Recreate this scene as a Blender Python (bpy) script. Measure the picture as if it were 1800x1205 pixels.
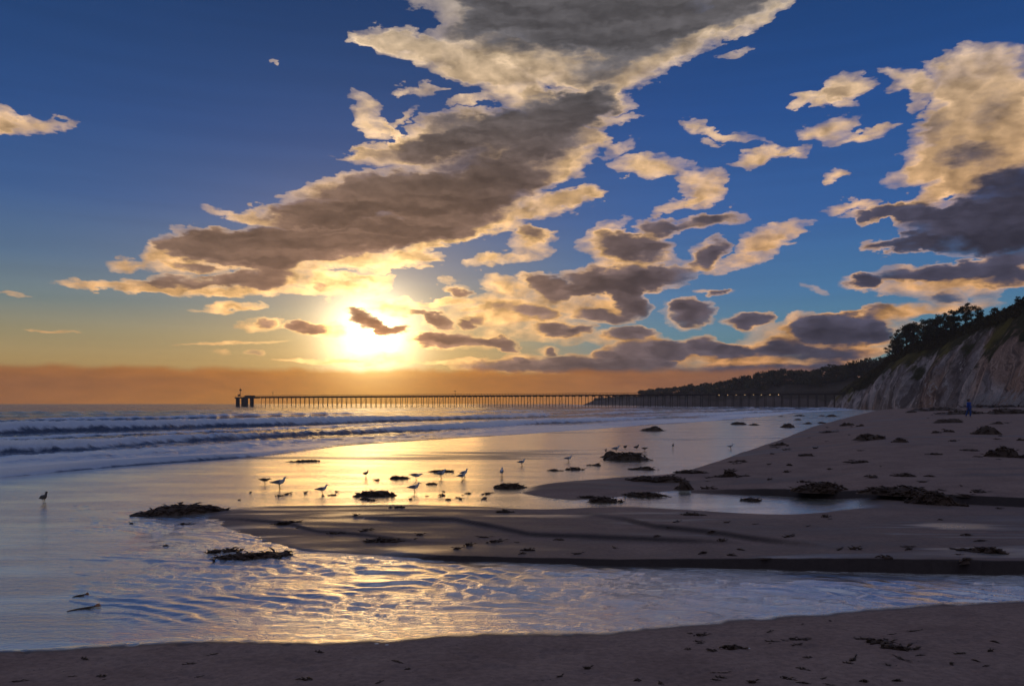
import bpy, bmesh, math, random
import numpy as np
from mathutils import Vector, Matrix

for o in list(bpy.data.objects):
    bpy.data.objects.remove(o)
SC = bpy.context.scene
COL = SC.collection
# ------------------------------------------------------------ camera
F = 1400.0          # focal length in photo pixels (1800 wide)
CX, HY = 900.0, 709.5   # principal column, horizon row
CAMZ = 2.5
cam_d = bpy.data.cameras.new('camera')
cam_d.lens = 28.0
cam_d.sensor_width = 36.0
cam_d.shift_y = (HY - 602.5) / 1800.0
cam_d.clip_start = 0.1
cam_d.clip_end = 60000
cam = bpy.data.objects.new('camera', cam_d)
cam.location = (0, 0, CAMZ)
cam.rotation_euler = (math.radians(90), 0, 0)
COL.objects.link(cam)
SC.camera = cam
SC.view_settings.view_transform = 'Standard'
SC.view_settings.look = 'None'
SC.view_settings.exposure = 0
SC.view_settings.gamma = 1

def srgb(r, g, b):
    def c(v):
        v = v / 255.0
        return v / 12.92 if v <= 0.04045 else ((v + 0.055) / 1.055) ** 2.4
    return (c(r), c(g), c(b), 1.0)

# ------------------------------------------------------------ node helper
class NT:
    def __init__(self, tree):
        self.t = tree
        self.n = tree.nodes
        self.l = tree.links
    def new(self, typ, **kw):
        nd = self.n.new(typ)
        for k, v in kw.items():
            setattr(nd, k, v)
        return nd
    def put(self, sock, v):
        if v is None:
            return
        if isinstance(v, bpy.types.NodeSocket):
            self.l.new(v, sock)
        else:
            sock.default_value = v
    def math(self, op, a, b=None, c=None, clamp=False):
        nd = self.new('ShaderNodeMath', operation=op)
        nd.use_clamp = clamp
        self.put(nd.inputs[0], a); self.put(nd.inputs[1], b); self.put(nd.inputs[2], c)
        return nd.outputs[0]
    def vmath(self, op, a, b=None, s=None):
        nd = self.new('ShaderNodeVectorMath', operation=op)
        self.put(nd.inputs[0], a)
        if b is not None: self.put(nd.inputs[1], b)
        if s is not None: self.put(nd.inputs['Scale'], s)
        return nd.outputs['Value'] if op in ('LENGTH', 'DOT_PRODUCT', 'DISTANCE') else nd.outputs['Vector']
    def noise(self, vec, scale, detail=4, rough=0.55, dist=0.0, color=False, lac=2.0):
        nd = self.new('ShaderNodeTexNoise')
        self.put(nd.inputs['Vector'], vec)
        nd.inputs['Scale'].default_value = scale
        nd.inputs['Detail'].default_value = detail
        nd.inputs['Roughness'].default_value = rough
        nd.inputs['Distortion'].default_value = dist
        nd.inputs['Lacunarity'].default_value = lac
        return nd.outputs['Color'] if color else nd.outputs['Fac']
    def mapping(self, vec, loc=(0, 0, 0), rot=(0, 0, 0), scale=(1, 1, 1), typ='POINT'):
        nd = self.new('ShaderNodeMapping', vector_type=typ)
        self.put(nd.inputs['Vector'], vec)
        nd.inputs['Location'].default_value = loc
        nd.inputs['Rotation'].default_value = rot
        nd.inputs['Scale'].default_value = scale
        return nd.outputs[0]
    def ramp(self, fac, stops, interp='LINEAR'):
        nd = self.new('ShaderNodeValToRGB')
        self.put(nd.inputs[0], fac)
        cr = nd.color_ramp
        cr.interpolation = interp
        while len(cr.elements) < len(stops):
            cr.elements.new(0.5)
        for e, (p, c) in zip(cr.elements, stops):
            e.position = p
            e.color = c if len(c) == 4 else (*c, 1)
        return nd.outputs['Color']
    def mix(self, fac, a, b, mode='MIX'):
        nd = self.new('ShaderNodeMix', data_type='RGBA', blend_type=mode)
        nd.clamp_factor = True
        self.put(nd.inputs[0], fac)
        self.put(nd.inputs[6], a); self.put(nd.inputs[7], b)
        return nd.outputs[2]
    def step(self, v, lo, hi, smooth=True, tmin=0.0, tmax=1.0):
        nd = self.new('ShaderNodeMapRange')
        nd.interpolation_type = 'SMOOTHSTEP' if smooth else 'LINEAR'
        nd.clamp = True
        self.put(nd.inputs['Value'], v)
        nd.inputs['From Min'].default_value = lo
        nd.inputs['From Max'].default_value = hi
        nd.inputs['To Min'].default_value = tmin
        nd.inputs['To Max'].default_value = tmax
        return nd.outputs[0]
    def xyz(self, v):
        nd = self.new('ShaderNodeSeparateXYZ'); self.put(nd.inputs[0], v); return nd.outputs
    def comb(self, x, y, z=0.0):
        nd = self.new('ShaderNodeCombineXYZ')
        self.put(nd.inputs[0], x); self.put(nd.inputs[1], y); self.put(nd.inputs[2], z)
        return nd.outputs[0]
# ------------------------------------------------------------ sky
DEG = 180 / math.pi
def azel(px, py):
    az = math.atan((px - CX) / F)
    el = math.atan((HY - py) / F * math.cos(az))
    return az * DEG, el * DEG
SUN_AZ, SUN_EL = azel(652, 592)

# cloud masses seen in the sky: (col, row, half width, half height, tilt in degrees, weight)
DARK = [
 # high sheet at the top
 (1010, 10, 200, 70, 0, 1.1), (1180, 15, 230, 60, 8, 1.1), (900, 45, 130, 60, 8, .8), (1060, 70, 150, 55, 6, .75),
 (1150, 60, 120, 50, 6, .8), (800, 62, 100, 24, 14, .45), (1290, 20, 130, 30, 8, .7), (1010, -20, 330, 70, 3, 1.2),
 (1055, 128, 85, 26, 8, .8), (1000, 60, 200, 50, 4, .4), (980, 215, 160, 50, 6, .35), (700, 60, 60, 18, 12, .3),
 # middle stack
 (820, 222, 120, 36, 4, .95), (960, 205, 130, 48, 6, .95), (1020, 190, 90, 38, 10, .8), (1060, 165, 60, 25, 10, .6),
 (720, 262, 130, 28, 8, .75), (860, 258, 170, 42, 4, .9), (980, 250, 90, 40, 10, .7),
 # big lens cloud
 (640, 345, 170, 46, 9, 1.1), (780, 335, 190, 58, 6, 1.2), (900, 315, 110, 48, 15, .9), (520, 372, 110, 20, 5, .7),
 (700, 392, 220, 46, 8, 1.2), (560, 418, 200, 42, 3, 1.2), (420, 430, 170, 36, 3, 1.2), (345, 432, 90, 22, 3, .8), (800, 385, 130, 44, 18, .9),
 (480, 462, 60, 30, -8, 1.0), (600, 440, 110, 26, 6, .7), (455, 452, 90, 28, 0, .9),
 # lower left pads
 (445, 494, 78, 20, 0, 1.1), (350, 470, 60, 12, 0, .7), (330, 495, 90, 14, 3, .75), (250, 500, 60, 12, 0, .4),
 (560, 505, 26, 13, -15, .45),
 # little clouds near the sun
 (545, 577, 36, 15, -8, 1.0), (515, 570, 26, 12, 0, .8), (468, 567, 20, 10, 0, .6), (640, 560, 46, 18, -22, 1.15), (672, 575, 34, 12, -20, .9), (700, 578, 36, 8, 5, .8), (772, 562, 34, 18, -25, 1.0),
 (735, 548, 30, 7, 0, .6), (775, 597, 60, 18, -3, 1.15), (830, 600, 40, 14, 0, .9), (878, 602, 46, 15, -4, 1.1), (448, 617, 26, 7, -3, .55), (800, 590, 40, 13, 10, .7),
 # right of the sun
 (965, 505, 52, 26, -18, 1.0), (1010, 512, 30, 14, 0, .5), (1075, 490, 110, 30, 2, 1.0), (1160, 490, 80, 24, 6, .9), (1040, 505, 70, 20, 10, .6),
 (1115, 432, 80, 28, -12, 1.15), (1165, 398, 48, 24, 0, .95), (1250, 388, 76, 18, 4, .8), (1250, 448, 40, 30, 20, .9), (930, 408, 38, 18, -12, .7),
 (1110, 528, 44, 36, -25, 1.15), (1215, 548, 54, 30, -5, 1.3), (1320, 562, 52, 20, 0, 1.2),
 (940, 548, 56, 18, -4, .85), (880, 540, 40, 12, 10, .4), (1060, 555, 60, 17, -6, .9), (980, 577, 55, 15, 0, .95), (1028, 577, 26, 13, 0, .9), (1110, 584, 60, 16, 0, 1.0), (840, 565, 26, 9, 0, .5),
 (1130, 620, 90, 28, 0, 1.0), (1190, 616, 60, 22, 0, .8), (1245, 612, 44, 25, -15, .9), (1290, 618, 46, 20, 0, .9), (1350, 612, 55, 16, 0, .6),
 # right cumulus rows
 (1480, 578, 100, 32, 0, 1.2), (1420, 570, 50, 26, -20, .6), (1540, 585, 40, 24, 0, .7), (1380, 605, 70, 20, 0, .6), (1440, 622, 120, 18, 0, .7), (1540, 545, 36, 14, 0, .5),
 (1520, 497, 34, 22, 0, 1.0), (1600, 480, 110, 20, 4, .75), (1720, 470, 130, 24, 4, .85), (1790, 490, 90, 20, 0, .7), (1650, 525, 60, 14, 0, .6), (1740, 520, 60, 10, 0, .4),
 (1580, 432, 90, 16, 0, .9), (1575, 370, 85, 19, 4, 1.0), (1500, 382, 40, 9, 4, .5), (1720, 395, 150, 54, 0, 1.3), (1780, 340, 120, 70, 10, 1.3), (1800, 400, 120, 60, 0, 1.2), (1620, 380, 60, 20, 0, .6),
 (690, 386, 200, 8, 7, -.65), (840, 240, 130, 7, 6, -.45), (560, 398, 90, 5, 4, -.4), (1700, 268, 85, 34, 0, .75), (1740, 190, 60, 50, 30, .5), (1650, 215, 40, 30, 30, .35), (1480, 245, 60, 15, 0, .3), (1330, 430, 70, 20, 10, .25), (1620, 235, 60, 20, 30, .2),
 # long bank low on the right
 (1000, 640, 140, 20, 0, .9), (1100, 650, 130, 18, 0, .9), (860, 645, 80, 12, 0, .6), (1330, 655, 170, 18, 0, .9), (1180, 672, 200, 14, 0, .7), (1400, 668, 140, 14, 0, .8), (1460, 645, 80, 12, 0, .6),
]
LIGHT = [
 (690, 538, 62, 24, 0, 1.0), (655, 632, 92, 22, 0, .9), (600, 590, 40, 30, 0, .5), (560, 632, 90, 6, 0, .8), (800, 636, 110, 6, 0, .8),
 (700, 75, 90, 32, -8, 1.0), (780, 105, 130, 34, -14, 1.0), (880, 145, 110, 36, -22, 1.0), (900, 110, 150, 50, -5, .9), (1010, 110, 130, 45, 5, .8), (1130, 110, 120, 40, 18, .8), (1220, 70, 120, 34, 14, .8), (1340, 35, 60, 16, 20, .8),
 (1090, 140, 90, 30, 8, .7), (1060, 175, 70, 30, 0, .6), (650, 200, 46, 28, -50, .9), (690, 240, 44, 9, -60, .8), (630, 268, 60, 9, 12, .8), (705, 208, 50, 7, 25, .5), (740, 158, 60, 14, 5, .4), (830, 178, 50, 9, 8, .7), (945, 175, 30, 26, 0, .6), (640, 70, 40, 16, 0, .7), (1300, 95, 60, 9, 5, .3),
 (985, 285, 70, 38, 8, 1.15), (930, 305, 34, 26, 0, .8), (960, 360, 110, 24, 10, 1.1), (1010, 345, 60, 18, 8, .9), (880, 395, 80, 16, 22, .9), (780, 425, 110, 13, 14, .9), (1040, 245, 60, 14, -18, .7), (1090, 262, 50, 12, 20, .5),
 (1140, 292, 80, 26, -3, 1.0), (1235, 325, 50, 40, -20, .95), (1195, 352, 60, 14, 25, .6), (1080, 215, 60, 10, 10, .4),
 (930, 425, 46, 34, 0, .8), (880, 458, 70, 12, 3, .9), (1130, 462, 100, 20, -5, .8), (1080, 430, 80, 30, 0, .6), (1360, 415, 80, 26, 14, .95), (1330, 450, 55, 18, 10, .7), (1250, 470, 60, 16, 0, .7), (1060, 405, 60, 18, 20, .5),
 (290, 442, 44, 22, 20, .8), (228, 467, 50, 13, 6, .9), (160, 503, 80, 9, -3, .9), (260, 505, 70, 14, 0, .8), (320, 512, 160, 11, 1, .9), (490, 516, 150, 12, 1, .9), (310, 465, 66, 22, 0, .8), (540, 488, 60, 26, 0, .8), (610, 500, 80, 20, 0, 1.0), (430, 378, 80, 10, -8, .8), (20, 515, 50, 5, 0, .6),
 (690, 462, 90, 17, 6, 1.1), (740, 450, 60, 14, 0, .8), (600, 462, 80, 16, 10, .8), (650, 487, 60, 10, 0, .8), (785, 491, 26, 10, 0, .6),
 (40, 222, 100, 20, 8, 1.0), (5, 205, 40, 28, 0, .9), (90, 580, 70, 4, 0, .5), (400, 543, 80, 6, 3, .7), (420, 538, 60, 8, 2, .7), (410, 600, 120, 4, 2, .8), (460, 570, 50, 14, 0, .9), (560, 580, 60, 18, -5, .9), (390, 617, 20, 6, 0, .5),
 (880, 500, 50, 20, -10, .9), (860, 545, 130, 30, 0, .8), (960, 530, 120, 34, 0, .7), (1060, 540, 90, 20, 0, .6), (930, 570, 130, 24, 0, .6), (1000, 590, 120, 16, 0, .5), (780, 530, 70, 7, 2, .9), (840, 600, 80, 20, 0, .8), (1110, 598, 80, 14, 0, .6), (1180, 632, 100, 16, 0, .6), (1280, 635, 120, 18, 0, .7),
 (1440, 170, 60, 16, -5, 1.0), (1490, 158, 40, 36, 20, 1.0), (1450, 225, 60, 24, 0, .9), (1530, 240, 60, 14, 8, .7), (1590, 140, 60, 22, -25, .9), (1610, 180, 22, 34, 0, .6), (1210, 215, 30, 12, 0, .7), (1260, 235, 70, 12, -20, .8), (1330, 250, 60, 9, -30, .3), (1340, 280, 70, 17, 6, .95), (1400, 268, 40, 9, 8, .6), (1467, 305, 28, 18, 25, .8), (1250, 252, 30, 8, -20, .5),
 (1700, 130, 110, 50, 0, 1.2), (1695, 200, 72, 74, 30, 1.0), (1720, 250, 130, 90, 0, 1.3), (1650, 285, 84, 46, -10, 1.1), (1780, 200, 90, 90, 0, .9), (1600, 310, 60, 24, 0, .7), (1670, 330, 70, 18, 6, .9), (1780, 120, 60, 60, 0, .6),
 (1490, 365, 60, 12, 8, .7), (1620, 350, 80, 14, 8, .6), (1430, 510, 30, 9, -20, .4), (1500, 555, 120, 12, 3, .7), (1620, 500, 130, 24, 3, .7), (1740, 495, 150, 24, 2, .8), (1680, 540, 110, 12, 3, .7), (1370, 595, 90, 30, 0, .7), (1470, 605, 120, 26, 0, .8), (1580, 550, 60, 18, 0, .7), (1390, 640, 150, 18, 0, .7), (1590, 575, 60, 14, 0, .5),
 (1210, 575, 30, 8, 0, .4), (475, 115, 10, 8, 0, .35), (710, 162, 12, 8, 0, .3),
]
_r = random.Random(5)
for _k in range(16):      # small gold lit puffs low on the right of the sun
    _x, _y = _r.uniform(800, 1330), _r.uniform(505, 638)
    LIGHT.append((_x, _y, _r.uniform(18, 44), _r.uniform(7, 14), _r.uniform(-12, 12), _r.uniform(.5, .85)))
    if _k % 2: DARK.append((_x + 6, _y + 3, _r.uniform(14, 28), _r.uniform(6, 10), _r.uniform(-12, 12), .75))
world = bpy.data.worlds.new('World')
SC.world = world
world.use_nodes = True
W = NT(world.node_tree)
W.n.clear()
tc = W.new('ShaderNodeTexCoord').outputs['Generated']
dx, dy, dz = W.xyz(tc)[:3]
az = W.math('MULTIPLY', W.math('ARCTAN2', dx, dy), DEG)
el = W.math('MULTIPLY', W.math('ARCSINE', dz), DEG)
P = W.comb(az, el)
# turbulence that frays the clouds; stretched along the horizon
Pn = W.mapping(P, scale=(0.40, 1.0, 1), rot=(0, 0, math.radians(-6)))
w1 = W.noise(Pn, 0.62, 3, 0.5, color=True)
w2 = W.noise(Pn, 2.1, 5, 0.55, color=True)
def centred(c, ax, ay):
    return W.vmath('MULTIPLY', W.vmath('SUBTRACT', c, (0.5, 0.5, 0.5)), (ax, ay, 0))
w1x = W.xyz(w1)[2]
warp = W.vmath('ADD', centred(w1, 2.8, 1.5), centred(w2, 1.9, 1.35))
low = W.step(el, 0.0, 12.0, tmin=0.45, tmax=1.0)
warp = W.vmath('SCALE', warp, s=low)
Pw = W.vmath('ADD', P, warp)
xw, yw = W.xyz(Pw)[:2]
V1 = W.comb(W.math('MULTIPLY', xw, xw), W.math('MULTIPLY', xw, yw), W.math('MULTIPLY', yw, yw))
V2 = W.comb(xw, yw, 1.0)
SPX, SPY = 652.0, 592.0
RIMS = []
for (px, py, rx, ry, rot, amp) in DARK:
    vx, vy = SPX - px, SPY - py
    n_ = math.hypot(vx, vy) + 1e-6
    k_ = 0.30 * ry * min(1.0, n_ / 60.0)
    if amp > 0.55 and ry < 40:
        RIMS.append((px + vx / n_ * k_ * 1.3, py + vy / n_ * k_, rx, ry, rot, 0.55 * amp))
def quad(px, py, rx, ry, rot, amp, grow=1.0):
    a, e = azel(px, py)
    ca = math.cos(a / DEG)
    sx = rx * ca * ca / F * DEG * grow
    sy = ry * ca * math.cos(e / DEG) ** 2 / F * DEG * grow
    c, s = math.cos(math.radians(rot)), math.sin(math.radians(rot))
    M = np.array([[c / sx, s / sx], [-s / sy, c / sy]])
    Q = M.T @ M
    m = np.array([a, e])
    lin = 2 * Q @ m
    k1 = (-Q[0, 0], -2 * Q[0, 1], -Q[1, 1])
    k2 = (lin[0], lin[1], 1 - m @ Q @ m)
    R = max(sx, sy)
    ey = math.hypot(sx * s, sy * c)
    ex = math.hypot(sx * c, sy * s)
    return k1, k2, amp, (a - ex, a + ex, e - ey, e + ey)
JIT = [0]
def blobs(G, V1, V2, lst, box, grow=1.0):
    acc = None
    n = 0
    for b in lst:
        k1, k2, amp, bb = quad(*b, grow if b[2] < 75 else 1.0)
        if bb[1] < box[0] - 1.7 or bb[0] > box[1] + 1.7 or bb[3] < box[2] - 1.2 or bb[2] > box[3] + 1.2:
            continue
        n += 1
        JIT[0] += 1     # hair's breadth differences stop the renderer from merging the sectors' nodes into one huge set
        e_ = 1.0 + 2e-6 * (JIT[0] % 997)
        k1 = tuple(v * e_ for v in k1); k2 = tuple(v * e_ for v in k2)
        q = G.math('MAXIMUM', G.math('ADD', G.vmath('DOT_PRODUCT', V1, k1), G.vmath('DOT_PRODUCT', V2, k2)), 0.0)
        acc = G.math('MULTIPLY_ADD', q, amp, acc if acc is not None else 0.0)
    return (acc if acc is not None else 0.0), n
nf = W.math('SUBTRACT', W.noise(W.mapping(P, scale=(0.5, 1.0, 1)), 1.9, 8, 0.60), 0.5)
nb = W.math('SUBTRACT', W.noise(W.mapping(P, scale=(0.35, 1.0, 1), loc=(7, 3, 0)), 0.55, 4, 0.55), 0.5)
nn = W.math('ADD', W.math('MULTIPLY', nf, 0.8), W.math('MULTIPLY', nb, 0.4))
# angle from the sun (stretched along the horizon for the wide glow)
sund = (math.sin(SUN_AZ / DEG) * math.cos(SUN_EL / DEG), math.cos(SUN_AZ / DEG) * math.cos(SUN_EL / DEG), math.sin(SUN_EL / DEG))
ang = W.math('MULTIPLY', W.math('ARCCOSINE', W.vmath('DOT_PRODUCT', tc, sund)), DEG)
dP = W.vmath('SUBTRACT', P, (SUN_AZ, SUN_EL, 0))
angh = W.vmath('LENGTH', W.vmath('MULTIPLY', dP, (0.62, 1.15, 0)))
def expo(x, s):
    return W.math('EXPONENT', W.math('MULTIPLY', x, -1.0 / s))
# clear air
elr = W.math('DIVIDE', el, 30.0, clamp=True)
base = W.ramp(elr, [
    (0.00, srgb(150, 130, 105)), (0.06, srgb(128, 142, 134)), (0.14, srgb(94, 140, 158)), (0.25, srgb(70, 122, 168)),
    (0.42, srgb(50, 98, 162)), (0.65, srgb(32, 78, 144)), (0.88, srgb(22, 62, 118))])
warmair = W.ramp(elr, [
    (0.00, srgb(190, 140, 70)), (0.09, srgb(192, 156, 88)), (0.15, srgb(166, 150, 106)), (0.22, srgb(118, 134, 132)), (0.31, srgb(82, 112, 142)), (0.44, srgb(52, 92, 146)), (0.6, srgb(34, 76, 134)), (0.88, srgb(16, 56, 106))])
azoff = W.math('ABSOLUTE', W.math('SUBTRACT', az, SUN_AZ + 0.0))
side = W.step(az, 2.0, 16.0, tmin=0.0, tmax=1.0)
base = W.mix(W.step(az, -4.0, 12.0, tmin=0.85, tmax=0.0), base, warmair)
nish = W.new('ShaderNodeTexSky', sky_type='NISHITA')
nish.sun_disc = False
nish.sun_elevation = math.radians(SUN_EL)
nish.sun_rotation = math.radians(SUN_AZ)
nish.dust_density = 1.5
nsc = W.vmath('SCALE', nish.outputs[0], s=0.003)
air = W.vmath('ADD', W.vmath('SCALE', base, s=0.92), nsc)
streak = W.noise(W.mapping(P, scale=(0.05, 1.1, 1)), 1.0, 3, 0.5)
air = W.vmath('SCALE', air, s=W.step(streak, 0.3, 0.7, tmin=0.97, tmax=1.03))
# glow round the sun
g_wide = W.math('MULTIPLY', expo(angh, 3.4), 0.62)
g_mid = W.math('MULTIPLY', expo(ang, 2.2), 1.6)
g_core = W.math('MULTIPLY', expo(W.math('POWER', W.math('DIVIDE', ang, 2.5), 1.8), 1.0), 3.0)
def glow(c, s):
    return W.vmath('SCALE', c, s=s)
air = W.vmath('ADD', air, glow((1.0, 0.55, 0.17), g_wide))
air = W.vmath('ADD', air, glow((1.0, 0.64, 0.20), g_mid))
air = W.vmath('ADD', air, glow((1.0, 0.86, 0.58), g_core))
# puffs: the side turned to the sun is brighter
Pr = W.vmath('ADD', W.mapping(P, scale=(0.6, 1.0, 1)), centred(w2, 0.5, 0.5))
tos = W.vmath('SCALE', W.vmath('NORMALIZE', dP), s=-0.34)
rn1 = W.noise(Pr, 0.8, 5, 0.5)
rn2 = W.noise(W.vmath('ADD', Pr, tos), 0.8, 3, 0.5)
relief = W.math('SUBTRACT', rn1, rn2)
# lit parts of the clouds
near = W.math('ADD', W.math('MULTIPLY', expo(ang, 9.0), 0.85), 0.0, clamp=True)
litc = W.mix(near, W.ramp(elr, [(0.0, srgb(214, 138, 82)), (0.15, srgb(228, 168, 108)), (0.5, srgb(228, 184, 138)), (0.9, srgb(216, 196, 172))]), (1.0, 0.64, 0.22, 1))
litb = W.math('ADD', W.math('MULTIPLY', expo(ang, 4.0), 4.2), W.math('MULTIPLY', W.step(az, -20.0, 30.0, tmin=1.02, tmax=0.9), 1.05))
rel = W.math('ADD', W.math('MULTIPLY_ADD', relief, 2.0, 1.0), W.math('MULTIPLY', W.math('SUBTRACT', w1x, 0.5), -0.9))
litb = W.math('MULTIPLY', litb, rel)
# shaded cores
shc = W.mix(W.step(az, -8.0, 24.0), srgb(112, 92, 80), srgb(66, 64, 80))
shc = W.mix(W.step(el, 13.0, 24.0), shc, srgb(96, 93, 96))
shb = W.math('ADD', W.math('MULTIPLY', expo(angh, 5.5), 2.3), 0.92)
lay = W.noise(W.mapping(Pw, scale=(0.10, 0.9, 1), rot=(0, 0, math.radians(-7))), 1.0, 3, 0.5)
shb = W.math('MULTIPLY', shb, W.math('MULTIPLY', W.math('MULTIPLY_ADD', relief, 1.0, 1.0), W.step(lay, 0.36, 0.66, tmin=0.82, tmax=1.32)))
shade0 = W.vmath('MULTIPLY', W.vmath('SCALE', shc, s=shb), W.mix(expo(angh, 6.0), (1, 1, 1, 1), (1.35, 0.92, 0.50, 1)))
corew = W.step(el, 8.0, 17.0, tmin=0.5, tmax=0.85)
lit0 = W.vmath('SCALE', litc, s=litb)
PORTS = ('V1', 'V2', 'lit0', 'shade0', 'air', 'bcol', 'par', 'par2')   # par = (nn, core width, bank), par2 = (edge softness, wisps)
def cloud_group(box):
    gt = bpy.data.node_groups.new('cloud_sector', 'ShaderNodeTree')
    for p in PORTS:
        gt.interface.new_socket(p, in_out='INPUT', socket_type='NodeSocketVector')
    gt.interface.new_socket('Color', in_out='OUTPUT', socket_type='NodeSocketColor')
    G = NT(gt)
    gi = G.new('NodeGroupInput').outputs
    V1, V2, lit0, shade0, air, bcol, par, par2 = [gi[p] for p in PORTS]
    nn, corew, bank = G.xyz(par)[:3]
    soft, wisp = G.xyz(par2)[:2]
    dark, n1 = blobs(G, V1, V2, DARK, box, 0.9)
    light, n2 = blobs(G, V1, V2, LIGHT + RIMS, box)
    col = air
    if n1 + n2:
        both = G.math('ADD', dark, light)
        body = G.math('ADD', G.math('MULTIPLY_ADD', dark, 1.25, light), nn)
        body = G.math('SUBTRACT', body, G.step(both, 0.0, 0.22, tmin=0.55, tmax=0.0))
        a_cloud = G.math('DIVIDE', G.math('SUBTRACT', body, 0.06), soft, clamp=True)
        a_cloud = G.math('MULTIPLY', a_cloud, G.math('SUBTRACT', 2.0, a_cloud))
        veil = G.math('MULTIPLY', G.math('MULTIPLY', G.step(body, -0.12, 0.5), wisp), G.step(both, 0.01, 0.30))
        a_cloud = G.math('MAXIMUM', a_cloud, veil)
        a_thick = G.step(body, 0.45, 1.6)
        a_dark = G.math('DIVIDE', G.math('SUBTRACT', G.math('MULTIPLY_ADD', nn, 0.6, dark), 0.13), corew, clamp=True)
        a_dark = G.step(a_dark, 0.0, 1.0)
        lit = G.vmath('SCALE', lit0, s=G.step(a_thick, 0.0, 1.0, tmin=1.12, tmax=0.66))
        shade = G.vmath('SCALE', shade0, s=G.step(G.math('ADD', dark, nn), 0.15, 1.5, tmin=1.5, tmax=0.82))
        cl = G.mix(a_dark, lit, shade)
        col = G.mix(G.math('MULTIPLY', a_cloud, G.step(a_thick, 0.0, 0.4, tmin=0.8, tmax=1.0)), air, cl)
    if box[2] < 4:
        col = G.mix(bank, col, bcol)
    G.l.new(col, G.new('NodeGroupOutput').inputs[0])
    return gt
# low bank of vapour on the horizon
bn = W.noise(W.mapping(P, scale=(0.28, 0.12, 1)), 1.1, 5, 0.55)
bn2 = W.noise(W.mapping(P, scale=(0.3, 1.4, 1)), 1.5, 5, 0.55)
top = W.math('ADD', W.math('MULTIPLY_ADD', bn, 1.1, 1.75), W.math('MULTIPLY', bn2, 0.25))
bank = W.step(W.math('SUBTRACT', el, top), -0.35, 0.2, tmin=1.0, tmax=0.0)
bank = W.math('MULTIPLY', bank, W.step(az, 20.0, 30.0, tmin=0.9, tmax=0.5))
bcol = W.mix(expo(azoff, 12.0), W.mix(W.step(az, 0.0, 22.0), srgb(158, 98, 56), srgb(140, 96, 76)), srgb(244, 152, 26))
bcol = W.mix(W.step(el, 0.0, 1.6, tmin=0.45, tmax=0.0), bcol, W.mix(expo(azoff, 14.0), srgb(186, 116, 72), srgb(246, 172, 44)))
bcol = W.vmath('SCALE', bcol, s=W.step(bn2, 0.3, 0.7, tmin=1.12, tmax=0.95))
bcol = W.vmath('ADD', bcol, glow((1.0, 0.70, 0.25), W.math('MULTIPLY', expo(ang, 1.6), 4.5)))
# the part of the sky behind and far above the view: unseen, dull tone invented for its light on the sand
backc = W.mix(W.step(el, 5.0, 60.0), srgb(52, 50, 62), srgb(116, 124, 152))
backc = W.vmath('SCALE', backc, s=W.step(W.noise(tc, 2.0, 2, 0.5), 0.3, 0.7, tmin=0.75, tmax=1.25))
fb = W.math('MAXIMUM', W.step(azoff, 45.0, 75.0), W.step(el, 30.0, 50.0))
def background(colour):
    bg = W.new('ShaderNodeBackground')
    W.put(bg.inputs['Color'], colour)
    bg.inputs['Strength'].default_value = 1.0
    return bg.outputs[0]
def select(fac, lo, hi):
    m = W.new('ShaderNodeMixShader')
    W.put(m.inputs[0], fac); W.l.new(lo, m.inputs[1]); W.l.new(hi, m.inputs[2])
    return m.outputs[0]
par = W.comb(nn, corew, bank)
softn = W.step(W.noise(W.mapping(P, scale=(0.5, 1.0, 1), loc=(13, 5, 0)), 0.5, 2, 0.5), 0.35, 0.65, tmin=0.7, tmax=1.9)
wispn = W.step(W.noise(W.mapping(Pw, scale=(0.30, 1.6, 1), rot=(0, 0, math.radians(-12))), 1.6, 6, 0.66), 0.42, 0.78, tmin=0.0, tmax=0.6)
par2 = W.comb(softn, wispn, 0.0)
def sector(box):
    g = W.new('ShaderNodeGroup')
    g.node_tree = cloud_group(box)
    for p, v in zip(PORTS, (V1, V2, lit0, shade0, air, bcol, par, par2)):
        W.l.new(v, g.inputs[p])
    c = g.outputs[0]
    if box[3] > 30 or box[0] < -40 or box[1] > 40:
        c = W.mix(fb, c, backc)
    return background(c)
def split(cuts, val, make):      # binary tree: only the branch looked at is computed
    if len(cuts) == 2:
        return make(cuts[0], cuts[1])
    m = len(cuts) // 2
    return select(W.math('GREATER_THAN', val, cuts[m]), split(cuts[:m + 1], val, make), split(cuts[m:], val, make))
AZC = [-95, -24, -16, -9, -4, 0, 4, 8, 12, 16, 20, 24, 28, 95]
front = split([-1, 4, 7, 11, 17, 62], el, lambda e0, e1: split(AZC, az, lambda a0, a1: sector((a0, a1, e0, e1))))
allsky = select(W.math('MAXIMUM', W.math('GREATER_THAN', W.math('ABSOLUTE', az), 80.0), W.math('GREATER_THAN', el, 55.0)), front, background(backc))
allsky = select(W.math('LESS_THAN', el, -0.6), allsky, background(srgb(90, 80, 80)))
wo = W.new('ShaderNodeOutputWorld')
W.l.new(allsky, wo.inputs['Surface'])

# ------------------------------------------------------------ sun
sl = bpy.data.lights.new('sun', 'SUN')
sl.energy = 0.085
sl.angle = math.radians(16.0)
sl.color = (1.0, 0.54, 0.14)
so = bpy.data.objects.new('sun', sl)
so.rotation_euler = Vector(sund).to_track_quat('Z', 'Y').to_euler()
COL.objects.link(so)
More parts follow.
